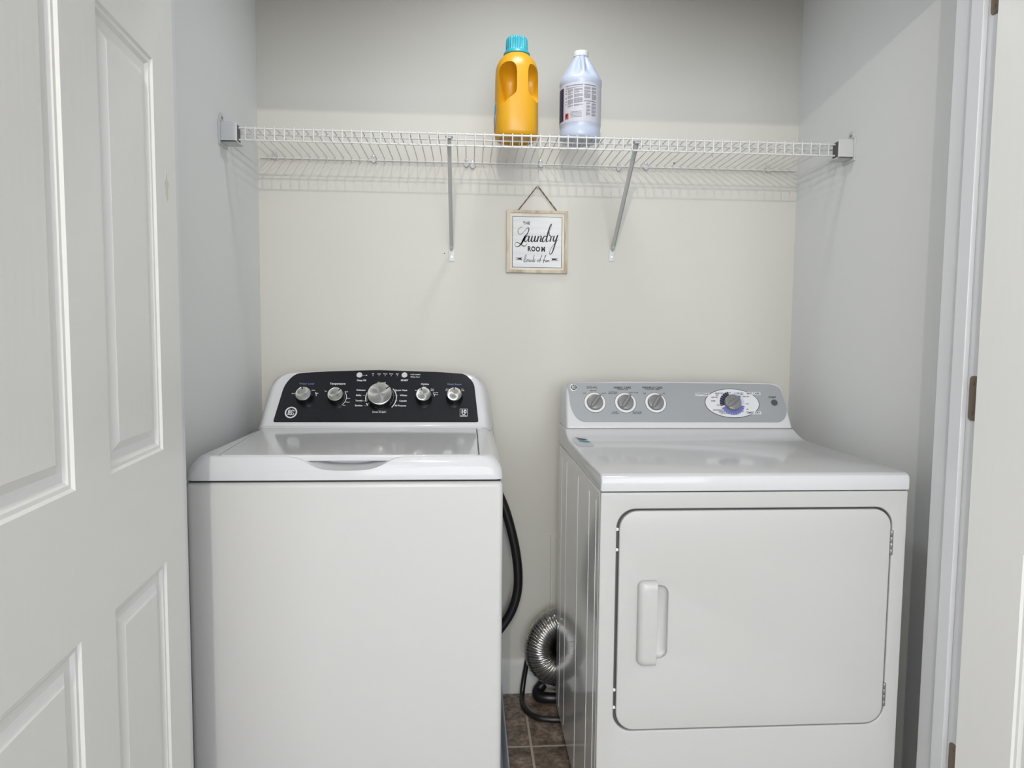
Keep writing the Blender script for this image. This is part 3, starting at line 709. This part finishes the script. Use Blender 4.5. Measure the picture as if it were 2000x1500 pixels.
# sticker on the top
def zdeck(y): return .9127 + (.0225*(((y+.365)/.098)**2.2) if y > -.365 else 0)
def deck(u, w):
    z = .9132
    for _ in range(25):
        p = on_axis(u, w, 2, z); z = .6*z + .4*zdeck(min(p.y, -.27))
    return (p.x, p.y)
st = [deck(*q) for q in ((1118, 853.5), (1146, 854.2), (1160, 870), (1157, 873), (1131, 873), (1118, 860))]
def deck_plate(o, h):
    b = bmesh.new(); vs_ = [b.verts.new((x_, y_, 0)) for x_, y_ in o]; b.faces.new(vs_)
    bmesh.ops.triangulate(b, faces=b.faces)
    for _ in range(3): bmesh.ops.subdivide_edges(b, edges=b.edges, cuts=1, use_grid_fill=True)
    r = bmesh.ops.extrude_face_region(b, geom=b.faces[:]); ids = set(g for g in r['geom'] if isinstance(g, bmesh.types.BMVert))
    for v in b.verts: v.co.z = zdeck(v.co.y)+h+(.0003 if v in ids else 0)
    return b
stk = put('sticker', deck_plate(round_poly(st, .008, 4), .0002), M['label'], tp, smooth=0, label='small white sticker with dark ovals')
def dell(cu_, cw, ru, rw, h, mt):
    pts = [deck(cu_+ru*math.cos(a), cw+rw*math.sin(a)+.10*ru*math.cos(a)) for a in [2*PI*k/20 for k in range(20)]][::-1]
    put('printed_shape', deck_plate(pts, h), M[mt], stk, smooth=0)
dell(1136.5, 858.4, 10, 1.5, .0006, 'darkprint'); dell(1141.5, 862.6, 11.5, 1.7, .0006, 'greenink'); dell(1126.5, 855.4, 3.5, .6, .0005, 'red')

# ================================================================== WIRE SHELF
SZ = 1.7600; SYF, SX0, SX1 = -.312, -.640, 1.061
sf = thing('wire_shelf', 'long white wire shelf across the closet above both machines', 'shelf', ((XL+XR)/2, -.16, SZ))
wr = .0016
def rod(name, pts, r, parent, material):
    bm = bmesh.new(); tube(bm, pts, r, 8); return put(name, bm, material, parent, smooth=60)
for (y, z, r, a, b) in ((SYF, SZ-.0042, .0026, SX0, SX1), (SYF, SZ-.0350, .0026, SX0, SX1), (-.258, SZ-.0042, .0026, SX0, SX1), (-.0075, SZ-.0042, .0026, XL+.008, XR-.008)):
    rod('long_wire', [(a, y, z), (b, y, z)], r, sf, M['wire'])
cw0 = None; NW = 66; x0 = -.6245; dx = (1.0300+.6110)/64
pts = [(x0, -.0050, SZ-.0105), (x0, -.0050, SZ-.0042), (x0, -.0065, SZ-.0015), (x0, -.010, SZ), (x0, SYF-.001, SZ), (x0, SYF-.0038, SZ-.0013), (x0, SYF-.0048, SZ-.0045), (x0, SYF-.0042, SZ-.0368)]
cw0 = rod('cross_wire', pts, wr, sf, M['wire'])
for k in range(1, NW):
    c = cw0.copy(); c.location = (dx*k, 0, 0); c.parent = sf; col.objects.link(c)
# end brackets on the side walls
def end_bracket(s, xw, label):
    t = thing('shelf_end_bracket', label, 'shelf bracket', (xw, -.31, SZ-.05), 'end brackets of the wire shelf')
    a, b = xw+s*.0035, xw+s*.0465
    bm = B(((a, -.336, SZ-.047), (b, -.331, SZ+.005)), ((a, -.336, SZ-.047), (b, -.285, SZ-.042)), ((a, -.336, SZ+.003), (b-s*.012, -.290, SZ+.006)))
    put('socket', bm, M['bracket'], t, bevel=.0015)
    box_ = B(((xw, -.342, SZ-.054), (xw+s*.004, -.278, SZ+.010)))
    put('wall_plate', box_, M['bracket'], t, bevel=.0012)
    m = Matrix(((0, 0, s, xw), (1, 0, 0, -.322), (0, 1, 0, SZ+.018), (0, 0, 0, 1)))
    ear = plate_mesh([ellipse(0, 0, .0135, .0130, 24)], .0045, m, .0008); box(ear, (xw, -.334, SZ+.004), (xw+s*.004, -.310, SZ+.020))
    e = put('screw_ear', ear, M['bracket'], t)
    sb_ = bmesh.new(); lathe(sb_, [(.0042, 0), (.0038, .0012), (.001, .0016)], m @ Matrix.Translation((0, 0, .0045)), 16)
    put('screw', sb_, M['greyknob'], e)
    ib = B(((b-s*.010, -.3295, SZ-.040), (b-s*.002, -.300, SZ+.001)))
    put('socket_liner', ib, M['greybutton'], t, label='dark slot at the open end')
end_bracket(1, XL, 'white plastic end bracket holding the wire shelf to the left wall')
end_bracket(-1, XR, 'white plastic end bracket holding the wire shelf to the right wall')
# diagonal braces
def brace(x, zf, label):
    t = thing('shelf_brace', label, 'shelf brace', (x, -.005, zf), 'diagonal braces of the wire shelf')
    a = Vector((x, -.300, SZ-.0145)); b = Vector((x, -.006, zf+.015)); d = (b-a).normalized(); nn = Vector((0, d.z, -d.y))
    bm = bmesh.new(); w = .0058
    prof = [(-w, .004), (-w, -.004), (w, -.004), (w, .004), (w-.0012, .004), (w-.0012, -.0028), (-w+.0012, -.0028), (-w+.0012, .004)]
    loft(bm, [[p + Vector((u, 0, 0)) + nn*v for u, v in prof] for p in (a, b-d*.012)])
    tube(bm, [b-d*.014, b-d*.004, b+d*.002], [.0055, .0052, .003], 12)
    put('strut', bm, M['braceM'], t)
    put('clip', B(((x-.0105, -.3130, SZ-.0108), (x+.0105, -.292, SZ-.0072)), ((x-.0075, -.3110, SZ-.015), (x+.0075, -.296, SZ-.0105))), M['braceM'], t, bevel=.001)
    m = Matrix(((1, 0, 0, x), (0, 0, -1, 0), (0, 1, 0, zf), (0, 0, 0, 1)))
    pl = put('foot_plate', plate_mesh([rrect(-.0098, .0098, -.020, .022, (.003, .003, .009, .009), 5)], .003, m, .0006), M['bracket'], t)
    sb_ = bmesh.new(); lathe(sb_, [(.0040, 0), (.0036, .0012), (.001, .0016)], m @ Matrix.Translation((0, -.006, .003)), 16)
    put('screw', sb_, M['screw'], pl)
brace(-.055, 1.4645, 'thin grey-white diagonal shelf brace left of the hanging sign')
brace(.4685, 1.4725, 'thin grey-white diagonal shelf brace right of the hanging sign')
# wall clips on the back wire
def clip_thing():
    t = thing('wall_clip', '', 'shelf clip', (0, 0, 0), 'wall clips of the wire shelf')
    m = Matrix(((1, 0, 0, 0), (0, 0, -1, 0), (0, 1, 0, 0), (0, 0, 0, 1)))
    bm = plate_mesh([ellipse(0, -.004, .0085, .010, 24)], .0085, m, .003, 3)
    merge(bm, plate_mesh([ellipse(0, .010, .0052, .0058, 20)], .0045, m, .001))
    put('clip_body', bm, M['clip'], t)
    sb_ = bmesh.new(); lathe(sb_, [(.0034, 0), (.0030, .001), (.001, .0013)], m @ Matrix.Translation((0, .0105, .0045)), 14)
    put('screw', sb_, M['screw'], t)
    return t
clips = [(537, 304, 'leftmost white wall clip under the wire shelf'), (730, 311, 'white wall clip midway between left wall and left shelf brace'),
         (911, 319, 'white wall clip beside the left shelf brace, the higher of a pair'), (923, 322, 'white wall clip beside the left shelf brace, the lower of a pair'),
         (1056, 320, 'white wall clip straight above the hanging sign'), (1208, 327, 'white wall clip just left of the right shelf brace'),
         (1261, 325, 'white wall clip just right of the right shelf brace'), (1499, 330, 'rightmost white wall clip under the wire shelf')]
c0 = clip_thing()
for k, (u, w, lb) in enumerate(clips):
    if k == 0: t = c0
    else:
        t = c0.copy(); col.objects.link(t)
        for ch in c0.children:
            c = ch.copy(); col.objects.link(c); c.parent = t
    p = on_axis(u, w, 1, 0); t.location = (p.x, 0, p.z); t['label'] = lb

# ================================================================== YELLOW DETERGENT BOTTLE
BX, BY, BZ = .1335, -.2445, SZ+.0018
yb = thing('detergent_bottle', 'bright yellow detergent bottle with teal cap and built-in handle, standing on the wire shelf', 'bottle', (BX, BY, BZ))
def sring(rx, ry, z, e=2.6, n=48, dx_=0, dy_=0):
    out = []
    for i in range(n):
        a = 2*PI*i/n; c, s = math.cos(a), math.sin(a)
        out.append(Vector((BX+dx_+rx*math.copysign(abs(c)**(2/e), c), BY+dy_+ry*math.copysign(abs(s)**(2/e), s), BZ+z)))
    return out
bm = bmesh.new()
secs = [(.044, .044, .006, 2.4), (.050, .050, .0, 2.5), (.056, .056, .0015, 2.6), (.0595, .060, .006, 2.7), (.0612, .062, .014, 2.8), (.0616, .0625, .05, 2.8), (.0614, .0625, .10, 2.8), (.0608, .062, .14, 2.8), (.0604, .0612, .170, 2.7),
        (.0598, .0600, .185, 2.6), (.0585, .0580, .196, 2.5), (.0558, .0550, .206, 2.4), (.0505, .0500, .217, 2.3), (.0440, .0435, .2260, 2.2), (.0385, .0380, .2320, 2.1), (.0345, .0345, .2360, 2.0), (.0330, .0330, .2400, 2.0), (.0330, .0330, .2460, 2.0)]
secs = [(a, b, z*(.985 if z > .15 else 1), e) for a, b, z, e in secs]
loft(bm, [sring(a, b, z, e) for a, b, z, e in secs])
ybody = put('bottle_body', bm, M['yellow'], yb, smooth=60)
YP = Plane((BX, BY-.075, BZ), (1, 0, 0), (0, 0, 1))
def cpx(x_, y_): return (900+x_/5.356, 40+y_/5.356)      # zoom of the bottles
def pocket(outl, depth, shrink, cx=None, shift=0.0):
    o = [YP.px(*cpx(*q), -.015) for q in outl]
    o = [(p.x, p.y) for p in catmull([(a, b, 0) for a, b in o], 4, True)]
    mx = sum(p[0] for p in o)/len(o); my = sum(p[1] for p in o)/len(o)
    c = bmesh.new(); rg = []
    for h, k in [(.02, 1.05), (-.010, 1.0)] + [(-.010-(depth+.008)*math.sin(t*PI/2), 1-.80*(1-math.cos(t*PI/2))**1.0) for t in (.15, .3, .45, .6, .72, .83, .92)]:
        rg.append([YP.at(mx+(x_-mx)*k+shift*max(0, -h-.022)/depth, my+(y_-my)*k, h) for x_, y_ in o])
    loft(c, rg); return c
boolean(ybody, pocket([(384, 520), (408, 450), (470, 412), (545, 422), (582, 480), (588, 600), (584, 720), (562, 765), (500, 812), (440, 868), (408, 850), (390, 700)], .062, .22, shift=.012))
boolean(ybody, pocket([(716, 470), (745, 432), (800, 440), (860, 480), (880, 600), (880, 800), (820, 850), (770, 810), (722, 765), (708, 700), (706, 560)], .058, .20, shift=-.010))
# cap
bm = bmesh.new(); n = 72; rings = []
for z, r, rib in ((.2325, .0366, 0), (.2335, .0376, 0), (.2385, .0370, 0), (.2425, .0338, 0), (.2440, .0316, .4), (.2470, .0303, 1), (.2735, .0293, 1), (.2775, .0287, .8), (.2800, .0270, .2), (.2807, .024, 0)):
    rings.append([Vector((BX+(r+rib*.0011*(1 if (i % 3) else -1))*math.cos(2*PI*i/n), BY+(r+rib*.0011*(1 if (i % 3) else -1))*math.sin(2*PI*i/n), BZ+z)) for i in range(n)])
loft(bm, rings); put('cap', bm, M['teal'], yb, smooth=35, label='ribbed teal screw cap')
# printed label on the lower left side
def on_body(a, z, h):
    c, s = math.cos(a), math.sin(a); e = 2.8
    return Vector((BX+(.0617+h)*math.copysign(abs(c)**(2/e), c), BY+(.0626+h)*math.copysign(abs(s)**(2/e), s), BZ+z))
def decal(outl, h, mt, name='print', label=None, wrap=on_body, parent=yb):
    b = bmesh.new(); vs_ = [b.verts.new((x_, y_, 0)) for x_, y_ in outl]; b.faces.new(vs_)
    bmesh.ops.triangulate(b, faces=b.faces)
    for _ in range(2): bmesh.ops.subdivide_edges(b, edges=b.edges, cuts=1, use_grid_fill=True)
    r = bmesh.ops.extrude_face_region(b, geom=b.faces[:]); ex_ = [g for g in r['geom'] if isinstance(g, bmesh.types.BMVert)]
    ids = set(ex_)
    for v in b.verts: v.co = wrap(v.co.x, v.co.y, h + (.0002 if v in ids else 0))
    return put(name, b, M[mt], parent, smooth=60, label=label)
A0 = PI+.05
lb = decal(round_poly([(A0-.6, .012), (A0+.10, .020), (A0+.28, .040), (A0+.42, .070), (A0+.34, .095), (A0-.05, .085), (A0-.6, .075)], [.0, .02, .03, .03, .02, 0, 0], 5), .0004, 'pinkink', 'side_label', 'printed label wrapping the left side')
decal(round_poly([(A0-.55, .014), (A0+.10, .024), (A0+.16, .034), (A0-.1, .045), (A0-.55, .040)], 0, 3), .0009, 'greenink', 'label_print', None, on_body, lb)
decal(round_poly([(A0+.10, .060), (A0+.30, .062), (A0+.40, .074), (A0+.32, .090), (A0+.12, .088), (A0+.02, .076)], [.0, .02, .02, .02, .02, 0], 4), .0009, 'teal', 'label_print', None, on_body, lb)
decal([(A0+.04+.16*math.cos(t), .050+.019*math.sin(t)) for t in [2*PI*k/24 for k in range(24)]], .0013, 'pinkink', 'label_print', None, on_body, lb)
decal([(A0+.02+.10*math.cos(t), .050+.012*math.sin(t)) for t in [2*PI*k/24 for k in range(24)]], .0018, 'greenink', 'label_print', None, on_body, lb)

# ================================================================== WHITE JUG
JX, JY, JZ = .3165, -.2465, SZ+.0018
jg = thing('bleach_jug', 'white round plastic jug with small cap and densely printed label, right of the yellow bottle', 'bottle', (JX, JY, JZ))
bm = bmesh.new()
prof = [(.040, .004), (.048, .0), (.055, .0012), (.0582, .005), (.0590, .012), (.0588, .022), (.0572, .028), (.0570, .034), (.0582, .038), (.0585, .042), (.0585, .148), (.0592, .1505), (.0602, .154), (.0603, .160), (.0592, .167), (.0560, .174), (.0480, .188), (.0400, .2015), (.0330, .213), (.0265, .2235), (.0215, .2305), (.0195, .2335), (.0193, .2375)]
n = 64; rings = []
for r, z in prof:
    ring = []
    for i in range(n):
        a = 2*PI*i/n; rr_ = r
        if .170 < z < .234:       # the finger rib facing the hall with a hollow at each side
            d = (a - 1.5*PI)
            k = min(1, (z-.168)/.02)*min(1, (.236-z)/.010)
            rr_ = r - k*.010*math.exp(-((abs(d)-.36)/.22)**2)*(r/.04) + k*.0015*math.exp(-(d/.14)**2)
            d2 = (a - .5*PI); rr_ -= k*.006*math.exp(-((abs(d2)-.5)/.25)**2)
        ring.append(Vector((JX+rr_*math.cos(a), JY+rr_*math.sin(a), JZ+z)))
    rings.append(ring)
loft(bm, rings); jb = put('jug_body', bm, M['jug'], jg, smooth=60)
def xring(w, d, z, cy_): return [Vector((JX+w*math.cos(t), cy_+d*math.sin(t), JZ+z)) for t in [2*PI*k/16 for k in range(16)]]
bm = bmesh.new()
loft(bm, [xring(.0075, .008, .171, JY-.0475), xring(.0070, .010, .180, JY-.0445), xring(.0065, .010, .200, JY-.0345), xring(.0070, .009, .217, JY-.0245), xring(.0085, .009, .2335, JY-.0115)])
put('finger_rib', bm, M['jug'], jb, smooth=60)
bm = bmesh.new(); n = 60; rings = []
for z, r, rib in ((.2340, .0200, 0), (.2350, .0208, .3), (.2365, .0208, 1), (.2475, .0206, 1), (.2490, .0200, .2), (.2497, .0185, 0)):
    rings.append([Vector((JX+(r+rib*.0004*(1 if i % 2 else -1))*math.cos(2*PI*i/n), JY+(r+rib*.0004*(1 if i % 2 else -1))*math.sin(2*PI*i/n), JZ+z)) for i in range(n)])
loft(bm, rings); put('cap', bm, M['plastic'], jg, smooth=40)
RJ = .0585
def on_jug(s, z, h):             # s: arc length from the middle of the camera side
    a = 1.5*PI - .125 + s/RJ
    return Vector((JX+(RJ+h)*math.cos(a), JY+(RJ+h)*math.sin(a), JZ+z))
def jplate(outl, h, mt, name, parent, label=None, n=24):
    x0_ = min(p[0] for p in outl); x1_ = max(p[0] for p in outl)
    b = bmesh.new(); vs_ = [b.verts.new((x_, y_, 0)) for x_, y_ in outl]; b.faces.new(vs_)
    for k in range(1, n):
        xx = x0_+(x1_-x0_)*k/n
        bmesh.ops.bisect_plane(b, geom=b.verts[:]+b.edges[:]+b.faces[:], plane_co=(xx, 0, 0), plane_no=(1, 0, 0))
    r = bmesh.ops.extrude_face_region(b, geom=b.faces[:]); ids = set(g for g in r['geom'] if isinstance(g, bmesh.types.BMVert))
    for v in b.verts: v.co = on_jug(v.co.x, v.co.y, h+(.0002 if v in ids else 0))
    return put(name, b, M[mt], parent, smooth=60, label=label)
lab = jplate([(-.115, .041), (.085, .041), (.085, .147), (-.115, .147)], .0002, 'label', 'paper_label', jg, 'pale label with columns of tiny print', 60)
jplate([(-.112, .048), (-.0555, .048), (-.0555, .138), (-.112, .138)], .0006, 'purple', 'colour_field', lab, 'dark purple edge of the front label', 20)
jplate([(-.0475, .050), (-.036, .050), (-.036, .066), (-.0475, .066)], .0006, 'red', 'warning_mark', lab, 'small red square', 4)
jplate([(-.0455, .053), (-.0395, .060), (-.0415, .0645), (-.0465, .058)], .0010, 'ink', 'warning_mark', lab, 'black flame shape', 3)
tx = bmesh.new()
def jline(s0, s1, z, th):
    z = .0425 + (z-.0425)*.935
    s = s0
    while s < s1-.0006:
        w = random.uniform(.0012, .0042); e = min(s+w, s1)
        vs_ = []
        k = 3
        lo_ = [on_jug(s+(e-s)*q/k, z, .0006) for q in range(k+1)]; hi_ = [on_jug(s+(e-s)*q/k, z+th, .0006) for q in range(k+1)]
        a = [tx.verts.new(p) for p in lo_]; b2 = [tx.verts.new(p) for p in hi_]
        for q in range(k): tx.faces.new((a[q], a[q+1], b2[q+1], b2[q]))
        s = e + random.uniform(.0004, .0007)
def para(s0, s1, ztop, n_, pitch=.0019, th=.00095):
    for k in range(n_):
        jline(s0, s1 if k < n_-1 else s0+(s1-s0)*.6, ztop-k*pitch-th, th)
jline(-.046, .004, .1450, .0022); jline(.009, .044, .1450, .0024)
para(-.0465, .004, .1405, 2)
for zt, n_ in ((.1355, 5), (.1250, 3), (.1175, 5), (.1060, 8), (.0890, 3)): para(-.0395, -.0225, zt, n_)
for zt, n_ in ((.1355, 4), (.1270, 2), (.1205, 5), (.1085, 8), (.0905, 3)): para(-.0195, .004, zt, n_)
for zt, n_ in ((.1405, 5), (.1300, 4), (.1215, 8)): para(.0085, .0265, zt, n_)
for zt, n_ in ((.1405, 4), (.1315, 5), (.1205, 9)): para(.0305, .0455, zt, n_)
jline(.0085, .044, .0985, .0024)
for zt, n_ in ((.0950, 3), (.0870, 5), (.0760, 4), (.0665, 5)): para(.0145, .0265, zt, n_)
for zt, n_ in ((.0950, 4), (.0860, 5), (.0750, 5), (.0640, 4)): para(.0305, .0455, zt, n_)
for k in range(5): jline(-.031, .002, .0690-k*.0038, .0012)
for z in (.1315, .1235, .1100, .1000, .0925): jline(-.0465, -.0430, z, .0030)
put('small_print', tx, M['greyink'], lab, smooth=0)

# ================================================================== HANGING SIGN
sg = thing('wall_sign', 'small square whitewashed wooden sign with black laundry lettering, hanging on twine', 'sign', (.2205, -.008, 1.51))
SW = Plane((.2205, 0, 1.5097), (1, 0, 0), (0, 0, 1))
hw, hh = .0990, .0995
Sm = SW.mat(.001)
put('frame', plate_mesh([rrect(-hw, hw, -hh, hh, .0008, 2), rrect(-hw+.0105, hw-.0105, -hh+.0095, hh-.0085, .0006, 2)], .014, Sm, .0008, 1), M['signwood'], sg)
put('backing_board', plate_mesh([rrect(-hw+.010, hw-.010, -hh+.009, hh-.008, .0006, 2)], .0085, Sm), M['signrim'], sg, smooth=0)
SH = .0112
def spx(x_, y_): return SW.px(960+x_/7.5, 350+y_/7.5, SH)
fa = [spx(*q) for q in ((308, 540), (1040, 556), (1024, 1302), (300, 1290))]
fx0 = (fa[0][0]+fa[3][0])/2; fx1 = (fa[1][0]+fa[2][0])/2; fz1 = (fa[0][1]+fa[1][1])/2; fz0 = (fa[2][1]+fa[3][1])/2
inner = put('board_face', plate_mesh([rrect(fx0, fx1, fz0, fz1, .0005, 2)], .0010, SW.mat(.0095), .0), M['signface'], sg, smooth=0, label='whitewashed plank face')
bd = bmesh.new()
merge(bd, plate_mesh([rrect(fx0, fx1, fz0, fz1, .0005, 2), rrect(fx0+.0015, fx1-.0015, fz0+.0013, fz1-.0013, .0005, 2)], .0003, SW.mat(.0105)))
put('border_line', bd, M['ink'], inner, smooth=0)
ink = bmesh.new()
def F(a, b, t): return SW.at(a, b, .0106+.0003*t)
def stroke(pts, wds):
    P = [spx(*p) for p in pts]; c = catmull([(a, b, 0) for a, b in P], 7); m_ = len(P)-1
    W_ = []
    for i in range(len(c)):
        t = i/7; k = min(int(t), m_-1); f = t-k; W_.append((wds[k]*(1-f)+wds[min(k+1, m_)]*f)*.00031)
    ribbon(ink, c, W_, F)
# L
stroke([(465, 700), (415, 712), (388, 755), (400, 800), (440, 800), (480, 762), (530, 712), (548, 730), (530, 790), (490, 840), (462, 900), (432, 950), (395, 985), (355, 985), (342, 950), (365, 925), (410, 940), (470, 980), (505, 970), (522, 940)],
       [3, 4, 5, 5, 4, 4, 6, 9, 9, 12, 17, 16, 8, 5, 4, 5, 8, 9, 5, 3])
stroke([(490, 830), (475, 865), (455, 910), (435, 945)], [8, 14, 16, 10])
# a
stroke([(548, 845), (525, 830), (500, 850), (484, 890), (494, 915), (520, 900), (545, 850)], [8, 8, 12, 14, 10, 5, 5])
stroke([(556, 828), (545, 870), (540, 905), (556, 912), (578, 880)], [12, 15, 14, 7, 4])
# u
stroke([(600, 828), (588, 870), (584, 905), (602, 915), (628, 880), (645, 830)], [12, 15, 15, 9, 6, 8])
stroke([(645, 828), (634, 870), (632, 908), (650, 912), (668, 885)], [12, 15, 14, 7, 4])
# n
stroke([(688, 832), (678, 875), (668, 918)], [10, 15, 15])
stroke([(678, 880), (705, 840), (727, 835), (724, 870), (715, 905), (730, 915), (750, 890)], [4, 5, 11, 15, 14, 7, 4])
# d
stroke([(810, 850), (785, 832), (760, 855), (745, 893), (757, 918), (782, 900), (808, 855)], [8, 8, 13, 15, 10, 5, 5])
stroke([(880, 655), (862, 680), (842, 740), (824, 800), (808, 870), (803, 910), (820, 915), (842, 885)], [7, 11, 14, 15, 15, 14, 7, 4])
stroke([(880, 655), (878, 690), (858, 745), (838, 790)], [7, 4, 3, 3])
# r
stroke([(848, 775), (846, 815), (862, 830), (872, 850), (862, 890), (856, 915)], [5, 9, 9, 12, 15, 13])
stroke([(862, 880), (880, 845), (902, 835)], [4, 6, 10])
# y
stroke([(922, 828), (908, 870), (905, 900), (922, 908), (948, 870), (964, 825)], [11, 15, 14, 8, 6, 9])
stroke([(972, 818), (955, 870), (935, 935), (912, 1010), (888, 1075), (862, 1100), (850, 1075), (868, 1020), (905, 965), (950, 915), (985, 875)], [9, 13, 14, 13, 10, 7, 4, 4, 4, 4, 3])
# loads of fun, thin script
for s_ in ([(478, 1210), (495, 1170), (510, 1120), (500, 1110), (482, 1165), (472, 1205), (490, 1215), (508, 1190)],
           [(525, 1175), (512, 1195), (520, 1212), (536, 1195), (528, 1176), (545, 1180)], [(562, 1180), (546, 1192), (550, 1210), (568, 1195), (570, 1180), (566, 1210), (582, 1195)],
           [(602, 1180), (586, 1192), (590, 1210), (606, 1195), (626, 1110), (610, 1195), (612, 1212), (624, 1200)], [(640, 1172), (630, 1185), (636, 1200), (622, 1214)],
           [(682, 1180), (668, 1195), (676, 1212), (692, 1195), (684, 1180)], [(695, 1195), (722, 1150), (738, 1112), (728, 1130), (712, 1190), (704, 1225), (712, 1195), (730, 1182)],
           [(755, 1200), (782, 1150), (798, 1112), (786, 1130), (768, 1190), (758, 1232), (770, 1195), (786, 1185)], [(792, 1182), (786, 1205), (798, 1212), (812, 1185), (808, 1208), (818, 1205)],
           [(824, 1185), (818, 1210), (828, 1190), (842, 1186), (838, 1208), (850, 1200)]):
    stroke(s_, [4.2]*len(s_))
# arrows
for pts in (((345, 1150), (420, 1150), (452, 1145), (432, 1165), (455, 1185), (400, 1178), (345, 1180), (400, 1164)), ((985, 1190), (920, 1188), (876, 1190), (890, 1172), (874, 1158), (930, 1160), (985, 1160), (940, 1175))):
    merge(ink, plate_mesh([[spx(*p) for p in pts]], .0003, SW.mat(.0106)))
def stext(s, x_, y_, size, sx, bold):
    p = spx(x_, y_); merge(ink, text_bm(s, size, SW.mat(.0107) @ Matrix.Translation((p[0], p[1], 0)), bold, 'CENTER', .0003, sx))
stext('R', 552, 1023, .0215, .80, .0010); stext('O', 612, 1025, .0215, .78, .0010); stext('O', 680, 1028, .0215, .78, .0010); stext('M', 757, 1030, .0215, .78, .0010)
stext('T', 477, 645, .0122, .85, .0005); stext('H', 515, 645, .0122, .85, .0005); stext('E', 551, 645, .0122, .85, .0005)
put('lettering', ink, M['ink'], inner, smooth=0)
nl = on_axis(1050, 364, 1, -.008)
tl_ = on_axis(1010, 413, 1, -.006); tr_ = on_axis(1089, 414, 1, -.006)
bm = bmesh.new(); pp = [tl_ + Vector((0, .001, -.004)), tl_, tl_.lerp(nl, .5)+Vector((0, 0, .0008)), nl+Vector((-.005, 0, -.004)), nl+Vector((0, 0, .0005)), nl+Vector((.005, 0, -.004)), nl.lerp(tr_, .5)+Vector((0, 0, .0008)), tr_, tr_ + Vector((0, .001, -.004))]
cpp = catmull(pp, 10)
# two twisted plies
for ph in (0, PI):
    q = []
    for i, p in enumerate(cpp):
        a = i*.85+ph; q.append(p + Vector((math.cos(a)*.0009, math.sin(a)*.0009, math.sin(a+.7)*.0005)))
    tube(bm, q, .0013, 7)
put('twine', bm, M['twine'], sg, smooth=60)
bm = bmesh.new(); lathe(bm, [(.0012, 0), (.0012, .010), (.0032, .0102), (.0030, .0112)], Matrix.Translation((nl.x, 0, nl.z-.0025)) @ Matrix.Rotation(PI/2, 4, 'X'), 14)
put('nail', bm, M['greyknob'], sg)

# ================================================================== DUCT AND HOSES
DC = Vector((.3050, -.0720, .1900)); R_, r_ = .0690, .0500
dt = thing('dryer_duct', 'shiny ribbed foil vent duct coiled behind the dryer, on the floor by the wall', 'vent duct', (DC.x, DC.y, 0))
bm = bmesh.new(); rings = []; NS = 640; nr = 28
ax = Vector((math.cos(.35), math.sin(.35), 0)); ax = Vector((.93, .20, 0)).normalized(); az = Vector((0, 0, 1)); an = ax.cross(az)
for i in range(NS+1):
    th = math.radians(28 + 300*i/NS); c, s = math.cos(th), math.sin(th)
    rad = ax*c + az*s; tz = 1.10 if s > 0 else 1.06
    ctr = DC + ax*c*R_ + az*s*R_*tz*1.05
    ph = (i % 10)/10
    rib = .0030*math.cos(2*PI*ph) + .0006*math.sin(i*.13)
    ring = []
    for k in range(nr):
        a = 2*PI*k/nr; rr_ = r_ + rib + .0007*math.sin(i*.31+3*a)
        ring.append(ctr + (rad*math.cos(a) + an*math.sin(a)*.90)*rr_)
    rings.append(ring)
loft(bm, rings, True, True, True)
put('ribbed_tube', bm, M['duct'], dt, smooth=60)
def hose(name, pts, r, label, ribs=False):
    bm = bmesh.new(); c = catmull(pts, 14)
    if ribs: rr_ = [r*(1+.045*math.sin(i*1.6)) for i in range(len(c))]
    else: rr_ = r
    tube(bm, c, rr_, 16); o = put(name, bm, M['rubber'], None, smooth=60); o['label'] = label; o['category'] = 'hose'; return o
hose('drain_hose', [(-.02, -.065, .80), (.045, -.064, .775), (.085, -.063, .725), (.118, -.062, .655), (.142, -.061, .575), (.158, -.060, .500), (.1655, -.060, .430), (.163, -.060, .370), (.148, -.061, .315), (.122, -.062, .268), (.085, -.064, .225), (.04, -.066, .20)], .0150,
     'thick black rubber drain hose curving out from behind the washing machine')
fl = .0085
hose('supply_hose', [(.212, -.0260, .20), (.207, -.0235, .15), (.199, -.0240, .105), (.190, -.030, .055), (.184, -.046, .020), (.1815, -.080, fl+.001), (.186, -.118, fl), (.198, -.150, fl), (.222, -.175, fl), (.255, -.186, fl), (.290, -.190, fl), (.335, -.190, fl), (.39, -.17, fl)], fl,
     'thin black rubber hose looping over the tiles from behind the foil duct to the dryer')
hose('coiled_hose', [(.255, -.028, .040), (.236, -.040, .024), (.236, -.062, .0175), (.262, -.075, .0175), (.300, -.078, .0175), (.345, -.070, .0175), (.39, -.055, .0175)], .0170,
     'short thick black hose end lying on the tiles beneath the foil duct')
# dryer feet
for x in (DX0+.05, DX1-.05):
    for y in (-.74, -.25):
        bm = bmesh.new(); lathe(bm, [(.02, 0), (.02, .01), (.01, .012), (.01, .031)], Matrix.Translation((x, y, 0)), 18)
        put('foot', bm, M['rubber'], dry)

# ================================================================== hall ceiling lamp (out of frame)
cl = thing('ceiling_light', 'round frosted ceiling lamp of the hall behind the camera', 'ceiling light', (LAMP.x, LAMP.y, CEIL))
bm = bmesh.new(); lathe(bm, [(.09, 0), (.09, .012), (.07, .02), (.03, .022)], Matrix.Translation((LAMP.x, LAMP.y, CEIL-.022)), 32)
put('canopy', bm, M['screw'], cl)

c2 = thing('ceiling_light', 'small flat round lamp on the closet ceiling above the frame', 'ceiling light', (.16, -.53, CEIL))
bm = bmesh.new(); lathe(bm, [(.085, 0), (.085, .030), (.070, .037), (.066, .037)], Matrix.Translation((.16, -.53, CEIL)) @ Matrix.Rotation(PI, 4, 'X'), 40)
put('lamp_housing', bm, M['screw'], c2)
